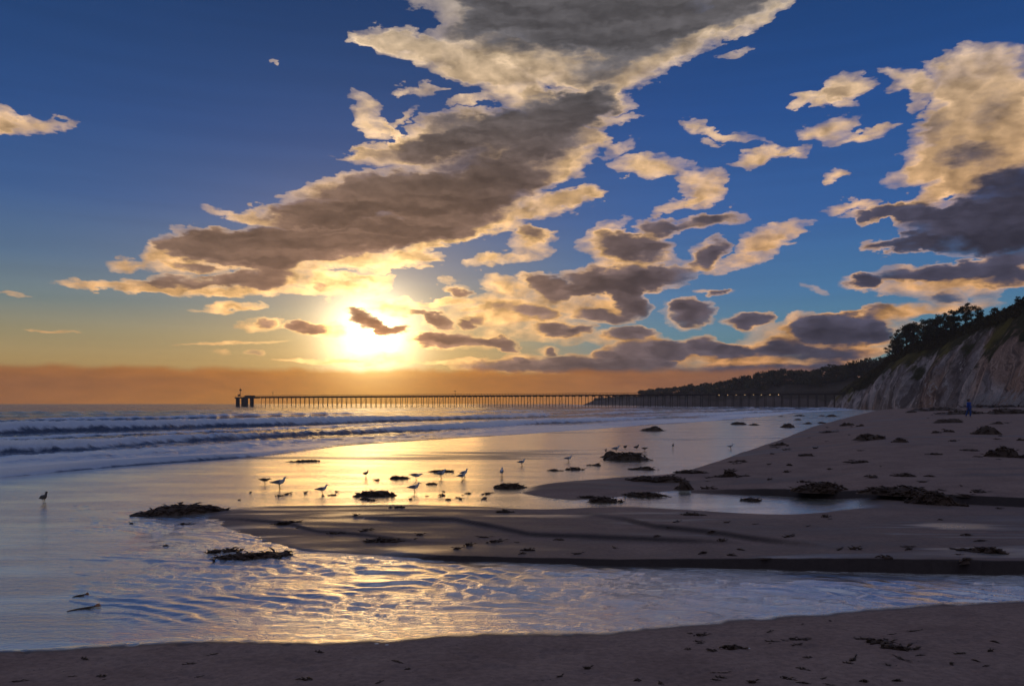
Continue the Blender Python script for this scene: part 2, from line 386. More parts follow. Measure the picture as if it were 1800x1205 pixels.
# ------------------------------------------------------------ mesh and tagging helpers
rng = np.random.default_rng(7)
random.seed(7)
_perm = rng.permutation(4096).astype(np.int64)
_val = rng.random(4096) * 2 - 1
def _h(ix, iy, sd):
    return _val[_perm[(ix + _perm[(iy + sd * 131) & 4095]) & 4095]]
def vnoise(x, y, sd=0):
    ix = np.floor(x).astype(np.int64); iy = np.floor(y).astype(np.int64)
    fx = x - ix; fy = y - iy
    u = fx * fx * (3 - 2 * fx); v = fy * fy * (3 - 2 * fy)
    a = _h(ix, iy, sd); b = _h(ix + 1, iy, sd); c = _h(ix, iy + 1, sd); d = _h(ix + 1, iy + 1, sd)
    return (a * (1 - u) + b * u) * (1 - v) + (c * (1 - u) + d * u) * v
def fbm(x, y, oct=4, sd=0, gain=0.5):
    s = 0; a = 1; n = 0
    for i in range(oct):
        s = s + a * vnoise(x, y, sd + i * 7); n += a
        x = x * 2.03 + 11.3; y = y * 2.03 + 5.7; a *= gain
    return s / n
def sm(x, lo, hi):
    k = np.clip((x - lo) / (hi - lo), 0, 1)
    return k * k * (3 - 2 * k)
def mesh_obj(name, verts, faces, mats=None, parent=None, smooth=True, fmat=None, attrs=None):
    me = bpy.data.meshes.new(name)
    verts = np.asarray(verts, dtype=np.float32)
    if isinstance(faces, np.ndarray):
        nf, k = faces.shape
        me.vertices.add(len(verts)); me.vertices.foreach_set('co', verts.ravel())
        me.loops.add(nf * k); me.loops.foreach_set('vertex_index', faces.ravel().astype(np.int32))
        me.polygons.add(nf); me.polygons.foreach_set('loop_start', np.arange(0, nf * k, k, dtype=np.int32))
        me.polygons.foreach_set('loop_total', np.full(nf, k, dtype=np.int32))
        me.update(calc_edges=True)
    else:
        me.from_pydata([tuple(v) for v in verts.tolist()], [], faces)
    me.validate()
    if smooth:
        me.polygons.foreach_set('use_smooth', np.ones(len(me.polygons), dtype=bool))
    for m in (mats or []):
        me.materials.append(m)
    if fmat is not None:
        me.polygons.foreach_set('material_index', np.asarray(fmat, dtype=np.int32))
    for k, v in (attrs or {}).items():
        at = me.attributes.new(k, 'FLOAT', 'POINT')
        at.data.foreach_set('value', np.asarray(v, dtype=np.float32))
    o = bpy.data.objects.new(name, me)
    COL.objects.link(o)
    if parent is not None:
        o.parent = parent
    return o
def tag(o, label=None, cat=None, group=None, kind=None):
    if label: o['label'] = label
    if cat: o['category'] = cat
    if group: o['group'] = group
    if kind: o['kind'] = kind
    return o
def empty(name, loc=(0, 0, 0), rz=0.0, scale=1.0):
    o = bpy.data.objects.new(name, None)
    o.location = loc; o.rotation_euler = (0, 0, rz); o.scale = (scale,) * 3
    o.empty_display_size = 0.3
    COL.objects.link(o)
    return o
def copy_tree(o, parent=None):
    c = o.copy(); COL.objects.link(c); c.parent = parent
    for ch in list(o.children):
        copy_tree(ch, c)
    return c
def grid_faces(nr, nc):
    i = np.arange(nr - 1)[:, None] * nc + np.arange(nc - 1)[None, :]
    return np.stack([i, i + 1, i + nc + 1, i + nc], -1).reshape(-1, 4)
def mat(name, build):
    m = bpy.data.materials.new(name); m.use_nodes = True
    g = NT(m.node_tree); g.n.clear()
    out = g.new('ShaderNodeOutputMaterial')
    g.l.new(build(g), out.inputs['Surface'])
    return m
def principled(g, **kw):
    p = g.new('ShaderNodeBsdfPrincipled')
    for k, v in kw.items():
        g.put(p.inputs[k.replace('_', ' ')], v)
    return p.outputs[0]
def bump(g, h, strength=1.0, dist=0.01, normal=None):
    b = g.new('ShaderNodeBump')
    g.put(b.inputs['Height'], h); g.put(b.inputs['Strength'], strength)
    b.inputs['Distance'].default_value = dist
    if normal is not None: g.l.new(normal, b.inputs['Normal'])
    return b.outputs[0]
def attr(g, name):
    a = g.new('ShaderNodeAttribute'); a.attribute_name = name
    return a.outputs['Fac']
def objco(g):
    return g.new('ShaderNodeTexCoord').outputs['Object']
def plain(name, col, rough=0.7, var=0.3, scale=3.0, metal=0.0):
    def b(g):
        n = g.noise(objco(g), scale, 4, 0.6)
        c = g.mix(n, tuple(v * (1 - var) for v in col) + (1,), tuple(min(1, v * (1 + var)) for v in col) + (1,))
        return principled(g, Base_Color=c, Roughness=rough, Metallic=metal)
    return mat(name, b)

# ------------------------------------------------------------ lines of the shore, as surveyed on the flat (column, row)
def line(pts):
    pts = np.array(pts, float)
    xs = np.linspace(pts[0, 0], pts[-1, 0], 400)
    ys = np.interp(xs, pts[:, 0], pts[:, 1])
    k = np.ones(9) / 9
    ys = np.concatenate([ys[:4], np.convolve(ys, k, 'valid'), ys[-4:]])
    return xs, ys
def Yof(ln, X, Y):
    px = CX + F * X / Y
    return CAMZ * F / (np.interp(px, ln[0], ln[1]) - HY)
LA = line([(-2500, 1240), (-400, 1180), (0, 1148), (150, 1136), (400, 1126), (600, 1129), (700, 1126), (850, 1118), (1050, 1113), (1150, 1104), (1250, 1098), (1350, 1088), (1500, 1076), (1650, 1066), (1800, 1056), (2300, 1030), (3500, 1000)])
LC = line([(330, 897), (380, 922), (440, 948), (500, 964), (560, 973), (650, 979), (750, 984), (900, 989), (1100, 995), (1300, 1001), (1500, 1006), (1800, 1011), (2400, 1005), (3500, 985)])
LCU = line([(330, 897), (420, 889), (500, 886), (700, 884), (860, 889), (960, 894), (1030, 891), (1100, 890), (1200, 896), (1330, 905), (1400, 906), (1500, 900), (1600, 902), (1700, 906), (1800, 910), (3500, 930)])
LD = line([(880, 860), (930, 872), (1000, 884), (1070, 879), (1140, 868), (1200, 865), (1300, 869), (1400, 873), (1500, 882), (1600, 893), (1700, 899), (1800, 904), (3500, 925)])
LR = line([(880, 860), (930, 851), (980, 844), (1060, 839), (1180, 832), (1260, 812), (1300, 797), (1380, 773), (1420, 754), (1480, 738), (1540, 723), (1580, 717.5), (2000, 714), (3500, 713)])
L1 = line([(560, 912), (720, 917), (800, 918), (870, 932), (930, 946), (1050, 953), (1200, 961), (1350, 968)])
L2 = line([(980, 905), (1030, 910), (1100, 921), (1150, 936), (1230, 946), (1330, 962), (1420, 975), (1500, 985)])
L3 = line([(300, 905), (500, 922), (560, 938), (640, 944), (740, 958), (830, 962)])
def wpt(px, py):
    Y = CAMZ * F / (py - HY)
    return ((px - CX) / F * Y, Y)
SHORE_PX = [(0, 840), (100, 830), (233, 818), (400, 807), (500, 797), (600, 784), (700, 777), (900, 764), (983, 758), (1053, 753), (1122, 748), (1289, 737), (1400, 725.5), (1480, 721), (1540, 718)]
SH = [(-150, -160), (-75, -50), (-36, 5)] + [wpt(*p) for p in SHORE_PX] + [(215, 520), (150, 640), (120, 780), (110, 1050), (140, 1600), (300, 4000)]
SH = np.array(SH)
# dense, smoothed copy of the shoreline
_t = np.linspace(0, 1, len(SH)); _tt = np.linspace(0, 1, 150)
SHD = np.stack([np.interp(_tt, _t, SH[:, 0]), np.interp(_tt, _t, SH[:, 1])], 1)
for _ in range(3):
    SHD[1:-1] = 0.25 * SHD[:-2] + 0.5 * SHD[1:-1] + 0.25 * SHD[2:]
def shore_d(X, Y):
    """signed distance to the shoreline, positive out to sea; and position along it"""
    X = np.asarray(X, float); Y = np.asarray(Y, float)
    sh = X.shape; X = X.ravel(); Y = Y.ravel()
    best = np.full(X.shape, 1e18); sgn = np.ones(X.shape); pos = np.zeros(X.shape)
    acc = 0.0
    for (x0, y0), (x1, y1) in zip(SHD[:-1], SHD[1:]):
        dx_, dy_ = x1 - x0, y1 - y0; L2_ = dx_ * dx_ + dy_ * dy_
        k = np.clip(((X - x0) * dx_ + (Y - y0) * dy_) / L2_, 0, 1)
        ex, ey = X - x0 - k * dx_, Y - y0 - k * dy_
        d2 = ex * ex + ey * ey
        m = d2 < best
        best[m] = d2[m]
        sgn[m] = np.where((dx_ * (Y - y0) - dy_ * (X - x0))[m] > 0, 1.0, -1.0)
        pos[m] = acc + k[m] * math.sqrt(L2_)
        acc += math.sqrt(L2_)
    return (np.sqrt(best) * sgn).reshape(sh), pos.reshape(sh)
RW = np.array([wpt(px, py) for px, py in [(930, 851), (980, 844), (1060, 839), (1180, 832), (1260, 812), (1300, 797), (1380, 773), (1420, 754), (1480, 738), (1540, 723)]] + [(200, 420)])
def r_dist(X, Y):
    X = np.asarray(X, float); Y = np.asarray(Y, float)
    best = np.full(X.shape, 1e18)
    for (x0, y0), (x1, y1) in zip(RW[:-1], RW[1:]):
        dx_, dy_ = x1 - x0, y1 - y0
        k = np.clip(((X - x0) * dx_ + (Y - y0) * dy_) / (dx_ * dx_ + dy_ * dy_), 0, 1)
        d2 = (X - x0 - k * dx_) ** 2 + (Y - y0 - k * dy_) ** 2
        best = np.minimum(best, d2)
    return np.sqrt(best)

def land(X, Y, full=False):
    X = np.asarray(X, float); Y = np.maximum(np.asarray(Y, float), 1.0)
    px = CX + F * X / Y
    wob = fbm(X * 0.8, Y * 0.8, 3, 3)
    dsea, _ = shore_d(X, Y)
    # wet flats
    z = 0.008 + 0.006 * fbm(X * 0.22 + 3, Y * 0.5, 3, 1) + 0.003 * fbm(X * 0.9, Y * 2.2, 3, 2)
    wet = np.full(X.shape, 1.0)
    # foreground bank
    sA = Yof(LA, X, Y) - Y + 0.10 * wob + 0.05 * fbm(X * 4, Y * 4, 2, 9)
    kA = sm(sA, -0.05, 0.12)
    bank = 0.045 * kA + 0.17 * sm(sA, 0.0, 3.2) + 0.012 * fbm(X * 1.3, Y * 1.3, 4, 5) * kA
    # prints and pits in the sand
    pits = fbm(X * 3.1, Y * 3.6, 3, 15)
    bank = bank - 0.016 * sm(pits, 0.28, 0.55) * kA + 0.008 * fbm(X * 9, Y * 9, 3, 16) * kA
    # sandbar
    Yc, Ycu = Yof(LC, X, Y), Yof(LCU, X, Y)
    sC = Y - Yc + (0.05 * wob + 0.045 * fbm(X * 2.6, Y * 2.6, 2, 8)) * sm(px, 400, 800)
    sU = Ycu - Y
    steep = sm(px, 480, 800)
    wC = 1.6 * (1 - steep) + 0.07 * steep
    hC = (0.035 + 0.03 * sm(px, 420, 900) + 0.115 * sm(px, 850, 1550)) * sm(px, 320, 440)
    kC = np.clip(sC / wC, 0, 1); kC = kC * kC * (3 - 2 * kC)
    inC = (sU > -0.5)
    run = sm(px, 1430, 1560)
    kU = sm(sU, -0.1, 1.2) * 0.8 + 0.2 * sm(sU, -0.1, 0.3)
    kU = kU + (1 - kU) * run
    bar = hC * kC * kU * sm(px, 325, 420)
    onbar = sm(sC, -0.04, 0.02) * np.maximum(sm(sU, 0, 0.3), run * (Y < Yof(LD, X, Y))) * sm(px, 335, 380)
    for ln, amp, wd in ((L1, 0.055, 0.9), (L2, 0.06, 0.9), (L3, 0.03, 0.7)):
        s = Y - Yof(ln, X, Y) + 0.06 * fbm(X * 1.5, Y * 1.5, 3, 21)
        win = sm(px, ln[0][0], ln[0][0] + 160) * (1 - sm(px, ln[0][-1] - 160, ln[0][-1]))
        bar = bar + onbar * win * amp * 1.7 * (1 / (1 + np.exp(-np.clip(s / 0.055, -30, 30))) - 0.5) * np.exp(-np.abs(s) / wd)
    bar = bar + onbar * (0.010 * fbm(X * 0.5, Y * 1.1, 4, 24) + 0.003 * fbm(X * 5, Y * 5, 3, 25))
    # dry beach on the right
    Yd, Yr = Yof(LD, X, Y), Yof(LR, X, Y)
    sD = Y - Yd + 0.08 * wob + 0.045 * fbm(X * 2.6, Y * 2.6, 2, 8); sR = Yr - Y + 0.6 * fbm(X * 0.35, Y * 0.35, 3, 31)
    far = sm(px, 1540, 1600)
    hD = 0.02 + 0.15 * sm(px, 1150, 1400)
    kD = sm(sD, 0, 0.09); kR = np.maximum(sm(sR, 0.0, 2.0), far)
    onD = kD * kR * sm(px, 880, 960)
    dR = r_dist(X, Y)
    up = np.minimum(0.075 * dR, 0.028 * np.maximum(sD, 0))
    up = 2.05 * (1 - np.exp(-up / 2.05)) + 0.6 * sm(dR, 60, 200)
    bch = onD * (hD + up + 0.035 * fbm(X * 0.18, Y * 0.4, 4, 33) * sm(sD, 0, 3) + 0.012 * fbm(X * 1.2, Y * 2.5, 4, 35))
    z = z + bank + bar + bch
    # channels
    chan = (1 - kA) * (1 - kC * sm(px, 330, 420)) * sm(Yc - Y, -0.3, 0.1)
    chan = chan * sm(-sA, 0, 0.5) * sm(px, 150, 500)
    z = z - 0.05 * chan
    # under the sea
    z = np.where(dsea > 0, np.minimum(z, 0.008 - 0.035 * dsea) , z)
    z = np.maximum(z, -12.0)
    if not full:
        return z
    dry = np.maximum(np.maximum(kA * sm(sA, 0.02, 0.35), onbar * (0.72 + 0.22 * fbm(X * 0.4, Y * 1.6, 4, 41)) * np.maximum(sm(sU, 0.1, 0.8), sm(px, 1450, 1600))), onD * sm(sD, 0.0, 0.3))
    # damp streaks on the beach
    damp = sm(fbm(X * 0.12, Y * 0.55, 4, 51), 0.02, 0.4) * onD * (1 - sm(dR, 30, 90)) * 0.42
    damp2 = sm(fbm(X * 0.25 + 9, Y * 1.4, 4, 52), 0.25, 0.5) * onbar * 0.3
    # sandy bands drying among the mirror flats
    flat = (1 - dry)
    bands = sm(fbm(X * 0.07 + 2, Y * 0.30, 4, 55), 0.05, 0.45) * 0.42 * sm(Y, 16, 24)
    shadem = 0.0
    # bank faces and rill steps turned from the sun: their shade painted dark
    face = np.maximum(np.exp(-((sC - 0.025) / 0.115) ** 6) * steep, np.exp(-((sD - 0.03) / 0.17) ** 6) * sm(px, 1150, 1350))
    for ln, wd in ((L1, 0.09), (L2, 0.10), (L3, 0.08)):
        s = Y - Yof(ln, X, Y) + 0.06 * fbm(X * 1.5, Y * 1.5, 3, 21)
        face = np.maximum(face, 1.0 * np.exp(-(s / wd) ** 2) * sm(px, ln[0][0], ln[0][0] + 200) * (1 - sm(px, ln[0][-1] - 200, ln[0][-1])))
    wet = np.clip(1 - dry + damp + damp2 - bands * flat, 0, 1)
    wet = np.clip(wet + onbar * 0.30 * (1 - sm(px, 600, 1100)) * (0.6 + fbm(X * 0.5, Y * 1.5, 3, 57)), 0, 1)
    strk = sm(fbm(X * 0.10 + 5, Y * 2.4 + 0.12 * X, 4, 58), 0.22, 0.42) * onbar * sm(px, 900, 1150) * (1 - shadem)
    wet = np.where(face > 0.25, np.minimum(wet, 0.2), np.maximum(wet, 0.55 * strk))
    face_shade = face
    return z, wet, dsea, face_shade

# rows spread like the eye sees them
def fan(py_list, tvals):
    Yr_ = CAMZ * F / (np.array(py_list) - HY)
    Yg, Tg = np.meshgrid(Yr_, tvals, indexing='ij')
    return Tg * Yg, Yg
rows = np.concatenate([np.linspace(1750, 1240, 60, endpoint=False), np.linspace(1240, 860, 330, endpoint=False), np.linspace(860, 745, 150, endpoint=False), HY + np.geomspace(35.5, 1.6, 90)])
tv = np.concatenate([-np.geomspace(2.2, 0.70, 30, endpoint=False), np.linspace(-0.70, 0.72, 860), np.geomspace(0.72, 2.2, 31)[1:]])
GX, GY = fan(rows, tv)
def snap(ln, amp, lo, w, sgn=1):
    # put two rows of the mesh exactly on the foot and the lip of a cut bank
    for j in range(GX.shape[1]):
        t = GX[0, j] / GY[0, j]; p_ = CX + F * t
        if p_ < lo or p_ > 2600: continue
        y0 = CAMZ * F / (np.interp(p_, ln[0], ln[1]) - HY)
        y0 -= 0.045 * float(fbm(np.array([t * y0 * 2.6]), np.array([y0 * 2.6]), 2, 8)[0])
        y0 -= amp * float(fbm(np.array([t * y0 * .8]), np.array([y0 * .8]), 3, 3)[0])
        k = int(np.argmin(np.abs(GY[:, j] - y0)))
        GY[k, j] = y0 - 0.006; GY[k + 1, j] = y0 + w + 0.006
        for q in (k + 2, k + 3):
            GY[q, j] = max(GY[q, j], GY[q - 1, j] + 0.01)
        for q in (k - 1, k - 2):
            GY[q, j] = min(GY[q, j], GY[q + 1, j] - 0.01)
        GX[:, j] = t * GY[:, j]
snap(LC, 0.05, 760, 0.07); snap(LD, 0.08, 1120, 0.09)
gz, gwet, gd, gface_shade = land(GX, GY, True)

def sand_shader(g):
    pos = g.new('ShaderNodeNewGeometry').outputs['Position']
    wet = attr(g, 'wet')
    n1 = g.noise(pos, 1.1, 6, 0.6)
    n2 = g.noise(pos, 14.0, 6, 0.65)
    n3 = g.noise(g.mapping(pos, scale=(0.25, 0.9, 1)), 1.0, 5, 0.6)
    wetm = g.math('ADD', wet, g.math('MULTIPLY', g.math('SUBTRACT', n3, 0.5), g.math('MULTIPLY', g.math('MULTIPLY', wet, g.math('SUBTRACT', 1.0, wet)), 2.2)), clamp=True)
    dry = g.ramp(n1, [(0.25, (0.235, 0.158, 0.132)), (0.5, (0.305, 0.21, 0.175)), (0.8, (0.375, 0.265, 0.215))])
    dry = g.mix(g.step(n2, 0.35, 0.7), g.vmath('SCALE', dry, s=0.82), g.vmath('SCALE', dry, s=1.12))
    speck = g.noise(pos, 42.0, 2, 0.5)
    dry = g.mix(g.step(speck, 0.69, 0.73), dry, (0.06, 0.045, 0.04, 1))
    wc = g.mix(n3, (0.075, 0.055, 0.045, 1), (0.14, 0.10, 0.08, 1))
    col = g.mix(g.step(wetm, 0.05, 0.6), dry, wc)
    shade_k = g.math('MULTIPLY', attr(g, 'face_shade'), 0.9)
    col = g.mix(shade_k, col, (0.03, 0.022, 0.02, 1))  # shade of the cut faces put into the colour as near-black sand
    col = g.mix(g.step(wetm, 0.5, 1.0), col, g.mix(n3, (0.84, 0.78, 0.60, 1), (0.98, 0.94, 0.74, 1)))
    rough = g.ramp(wetm, [(0.0, (0.95,) * 3), (0.35, (0.62,) * 3), (0.62, (0.32,) * 3), (0.85, (0.18,) * 3), (1.0, (0.12,) * 3)])
    # grain on the dry sand, combed ripples on the wet
    h = g.math('ADD', g.math('MULTIPLY', n2, 0.6), g.math('MULTIPLY', g.noise(pos, 55, 4, 0.6), 0.4))
    rip = g.math('ADD', g.noise(g.mapping(pos, scale=(0.8, 2.6, 1)), 2.2, 4, 0.6), g.math('MULTIPLY', g.noise(g.mapping(pos, scale=(1, 2.0, 1)), 9.0, 5, 0.65), 0.5))
    k = g.step(wetm, 0.2, 0.8)
    b1 = bump(g, h, g.math('MULTIPLY', g.math('SUBTRACT', 1.0, k), 0.9), 0.02)
    b2 = bump(g, rip, g.math('MULTIPLY_ADD', k, g.step(n3, 0.35, 0.65, tmin=0.15, tmax=0.65), 0.05), 0.035, b1)
    spec = g.math('MULTIPLY_ADD', g.step(wetm, 0.3, 0.9), 1.2, 1.3)
    coat = g.math('MULTIPLY', g.step(wetm, 0.45, 0.95), g.math('SUBTRACT', 1.0, attr(g, 'face_shade')))
    p = g.new('ShaderNodeBsdfPrincipled')
    g.l.new(col, p.inputs['Base Color']); g.l.new(rough, p.inputs['Roughness']); g.l.new(b2, p.inputs['Normal'])
    g.l.new(spec, p.inputs['IOR']); g.l.new(coat, p.inputs['Coat Weight']); p.inputs['Coat IOR'].default_value = 1.6
    g.l.new(g.math('MULTIPLY', g.math('MULTIPLY', g.step(wetm, 0.5, 1.0), 0.8), g.math('SUBTRACT', 1.0, shade_k)), p.inputs['Metallic'])
    p.inputs['Coat Roughness'].default_value = 0.16; g.l.new(b2, p.inputs['Coat Normal'])
    return p.outputs[0]
SAND = mat('beach_sand', sand_shader)
V = np.stack([GX, GY, gz], -1).reshape(-1, 3)
FA = grid_faces(*GX.shape)
keep = (gd.reshape(-1)[FA].max(1) < 140)
beach = mesh_obj('sand_beach', V, FA[keep], [SAND], attrs={'wet': gwet.ravel(), 'face_shade': gface_shade.ravel()})
tag(beach, kind='structure')
# dry sand behind and beside the viewer
bx, by = np.meshgrid(np.linspace(-40, 60, 90), np.linspace(-60, CAMZ * F / (1750 - HY) + 0.04, 60))
bt = np.clip(bx / 3.36, -2.2, 2.2)
zz = land(bt * 3.36, np.full(bx.shape, 3.365)) + 0.5 * sm(-by, 0, 40) - 0.004
wb = np.zeros(bx.shape)
bd, _ = shore_d(bx, by)
zz = np.where(bd > -12, np.minimum(zz, -0.02 - 0.02 * (bd + 12)), zz)
back = mesh_obj('sand_bank', np.stack([bx, by, zz], -1).reshape(-1, 3), grid_faces(*bx.shape), [SAND], attrs={'wet': wb.ravel()})
tag(back, kind='structure')

def ground(px, py):
    """where the line of sight through a point of the photo meets the land"""
    t = (px - CX) / F
    Y = np.geomspace(4, 900, 2600)
    z = land(t * Y, Y)
    ray = CAMZ - (py - HY) / F * Y
    below = np.nonzero(z >= ray)[0]
    i = below[0] if len(below) else int(np.argmin(np.abs(z - ray) / Y))
    return float(t * Y[i]), float(Y[i]), float(z[i])

# ------------------------------------------------------------ stream in the foreground
srows = np.linspace(1260, 880, 380)
SX, SY = fan(srows, np.linspace(-0.75, 0.85, 900))
spx = CX + F * SX / SY
lz = land(SX, SY)
inner = (SY > Yof(LA, SX, SY) - 0.8) & (SY < Yof(LC, SX, SY) + 1.0) & (spx > 120)
# standing ripples: combed fans where the current runs fast
flow = fbm(SX * 0.8, SY * 1.6, 3, 61)
band1 = np.exp(-((SY - np.interp(spx, [0, 600, 1200, 1800], [11.2, 11.6, 10.8, 10.4])) / 1.1) ** 2)
ang_ = 0.9
u_ = SX * math.cos(ang_) + SY * math.sin(ang_) + 0.35 * flow
chev = np.sin(u_ * 15.0 + 4 * flow) * np.clip(0.5 + 1.3 * fbm(SX * 0.7 + 4, SY * 1.0, 3, 63), 0, 1)
sz = 0.004 + 0.022 * band1 * chev + 0.009 * np.sin(SX * 7 + SY * 21 + 7 * fbm(SX * 0.9, SY * 1.2, 3, 67)) * np.clip(0.3 + 2 * fbm(SX * 0.4 + 8, SY * 0.8, 3, 68), 0, 1) + 0.017 * fbm(SX * 2.6, SY * 6.5, 4, 64) * np.clip(0.45 + 2.0 * fbm(SX * 0.45, SY * 0.9, 3, 65), 0.04, 1) + 0.008 * fbm(SX * 0.8, SY * 2.5, 3, 66)
shallow = sm(0.012 - lz, -0.01, 0.03)
def stream_shader(g):
    pos = g.new('ShaderNodeNewGeometry').outputs['Position']
    m = g.noise(g.mapping(pos, scale=(0.35, 0.8, 1)), 0.9, 4, 0.6)
    r1 = g.noise(g.mapping(pos, scale=(1.0, 2.6, 1)), 5.0, 6, 0.62, dist=0.6)
    r2 = g.noise(g.mapping(pos, scale=(1.0, 2.0, 1)), 18.0, 4, 0.6)
    b = bump(g, r1, g.step(m, 0.38, 0.62, tmin=0.15, tmax=1.0), 0.05)
    b = bump(g, r2, g.step(m, 0.42, 0.66, tmin=0.1, tmax=0.7), 0.02, b)
    col = g.mix(m, (0.76, 0.73, 0.70, 1), (0.88, 0.85, 0.80, 1))
    return principled(g, Base_Color=col, Roughness=0.045, IOR=2.0, Normal=b, Metallic=0.88)
STREAM = mat('stream_water', stream_shader)
FS = grid_faces(*SX.shape)
ks = inner.reshape(-1)[FS].all(1)
stream = mesh_obj('stream_water', np.stack([SX, SY, sz], -1).reshape(-1, 3), FS[ks], [STREAM])
tag(stream, kind='structure')

# ------------------------------------------------------------ sea
wrows = np.concatenate([np.linspace(905, 735, 420, endpoint=False), HY + np.geomspace(25.5, 0.12, 200)])
WX, WY = fan(wrows, np.concatenate([-np.geomspace(2.2, 0.72, 30, endpoint=False), np.linspace(-0.72, 0.52, 760)]))
wd, wp = shore_d(WX, WY)
wob1 = fbm(wp * 0.045, wd * 0.01, 3, 71); wob2 = fbm(wp * 0.25, wd * 0.05, 3, 72); wob3 = fbm(WX * 0.9, WY * 0.9, 4, 73)
wpx = CX + F * WX / WY
z = 0.0 * WX
crest = 0.0 * WX
for (d0, a0, wid, back_, seed) in ((0.5, 0.40, 0.55, 5.0, 1), (5.5, 0.16, 0.8, 3.5, 2), (13, 0.66, 0.8, 7.0, 3), (24, 0.22, 1.2, 5.0, 4), (38, 0.85, 1.1, 10.0, 5), (58, 0.35, 2.0, 9.0, 9), (80, 0.65, 1.6, 13.0, 6), (120, 0.5, 4.0, 16.0, 7), (165, 0.6, 5.0, 20.0, 8)):
    u = wd - d0 - 1.6 * (1 + d0 * 0.04) * fbm(wp * 0.05, wp * 0 + seed * 3.1, 3, 80 + seed) - 0.35 * wob2 / (1 + d0 * 0.06)
    amp = a0 * np.clip(0.85 + 0.75 * fbm(wp * 0.035 + seed, wp * 0 + seed, 3, 90 + seed), 0.15, 1.5)
    amp = amp * (0.75 + 0.25 * np.clip((30 - WX) / 60, -0.5, 1)) * (1 - 0.55 * sm(wpx, 250, 750) * (d0 < 10))
    prof = np.where(u < 0, 0, 0) + sm(u, -wid, wid * 0.25) * np.exp(-np.maximum(u, 0) / back_)
    z = z + amp * prof
    crest = np.maximum(crest, (0.5 + 0.5 * sm(amp / a0, 0.5, 1.0)) * sm(u, -wid * 1.1, 0.1) * np.exp(-np.maximum(u, 0) / (back_ * 0.55)) * (1.0 if d0 < 100 else 0.6))
nearf = np.exp(-np.maximum(wd, 0) / 60)
z = z + (0.10 * wob3 + 0.05 * fbm(WX * 2.7, WY * 2.7, 3, 74)) * (0.4 + nearf) * sm(wd, 0.5, 4) + 0.10 * fbm(WX * 0.12, WY * 0.25, 4, 75) * sm(wd, 20, 80)
z = np.where(wd < 0, 0.004 + 0.05 * wd, z * sm(wd, -0.1, 0.6) + 0.004)
foam = np.clip(crest * 0.9 + 0.60 * np.exp(-np.maximum(wd - 2, 0) / 34) * (0.75 + 0.9 * wob1) + 0.25 * sm(wd, 0, 3) * (1 - sm(wd, 3, 14)), 0, 1)
foam = foam * sm(wd, -0.6, 0.4)
def sea_shader(g):
    pos = g.new('ShaderNodeNewGeometry').outputs['Position']
    fm = attr(g, 'foam')
    n1 = g.noise(g.mapping(pos, scale=(1, 1.6, 1)), 0.7, 7, 0.68, dist=0.5)
    n2 = g.noise(g.mapping(pos, scale=(0.3, 1.2, 1)), 0.5, 5, 0.6)
    f = g.step(g.math('ADD', fm, g.math('MULTIPLY', g.math('SUBTRACT', n1, 0.5), 1.0)), 0.28, 0.66)
    big = g.noise(g.mapping(pos, scale=(0.35, 1.0, 1), rot=(0, 0, 0.25)), 0.35, 6, 0.62)
    small = g.noise(g.mapping(pos, scale=(0.7, 1.2, 1)), 2.2, 5, 0.62)
    b = bump(g, big, 1.0, 1.6)
    b = bump(g, small, 0.8, 0.12, b)
    water = principled(g, Base_Color=(0.018, 0.05, 0.13, 1), Roughness=0.12, IOR=1.45, Normal=b)
    fb_ = bump(g, g.noise(pos, 3.5, 7, 0.7), 0.9, 0.12)
    fcol = g.mix(n2, (0.50, 0.62, 0.84, 1), (0.80, 0.86, 0.95, 1))
    fcol = g.mix(g.step(fm, 0.70, 1.0), fcol, (0.96, 0.97, 0.98, 1))
    fo = principled(g, Base_Color=fcol, Roughness=0.28, IOR=1.7, Normal=fb_)
    mx = g.new('ShaderNodeMixShader')
    g.l.new(f, mx.inputs[0]); g.l.new(water, mx.inputs[1]); g.l.new(fo, mx.inputs[2])
    return mx.outputs[0]
SEA = mat('sea_water', sea_shader)
FW = grid_faces(*WX.shape)
kw = (wd.reshape(-1)[FW].max(1) > -1.5)
sea = mesh_obj('sea', np.stack([WX, WY, z], -1).reshape(-1, 3), FW[kw], [SEA], attrs={'foam': foam.ravel()})
tag(sea, kind='structure')
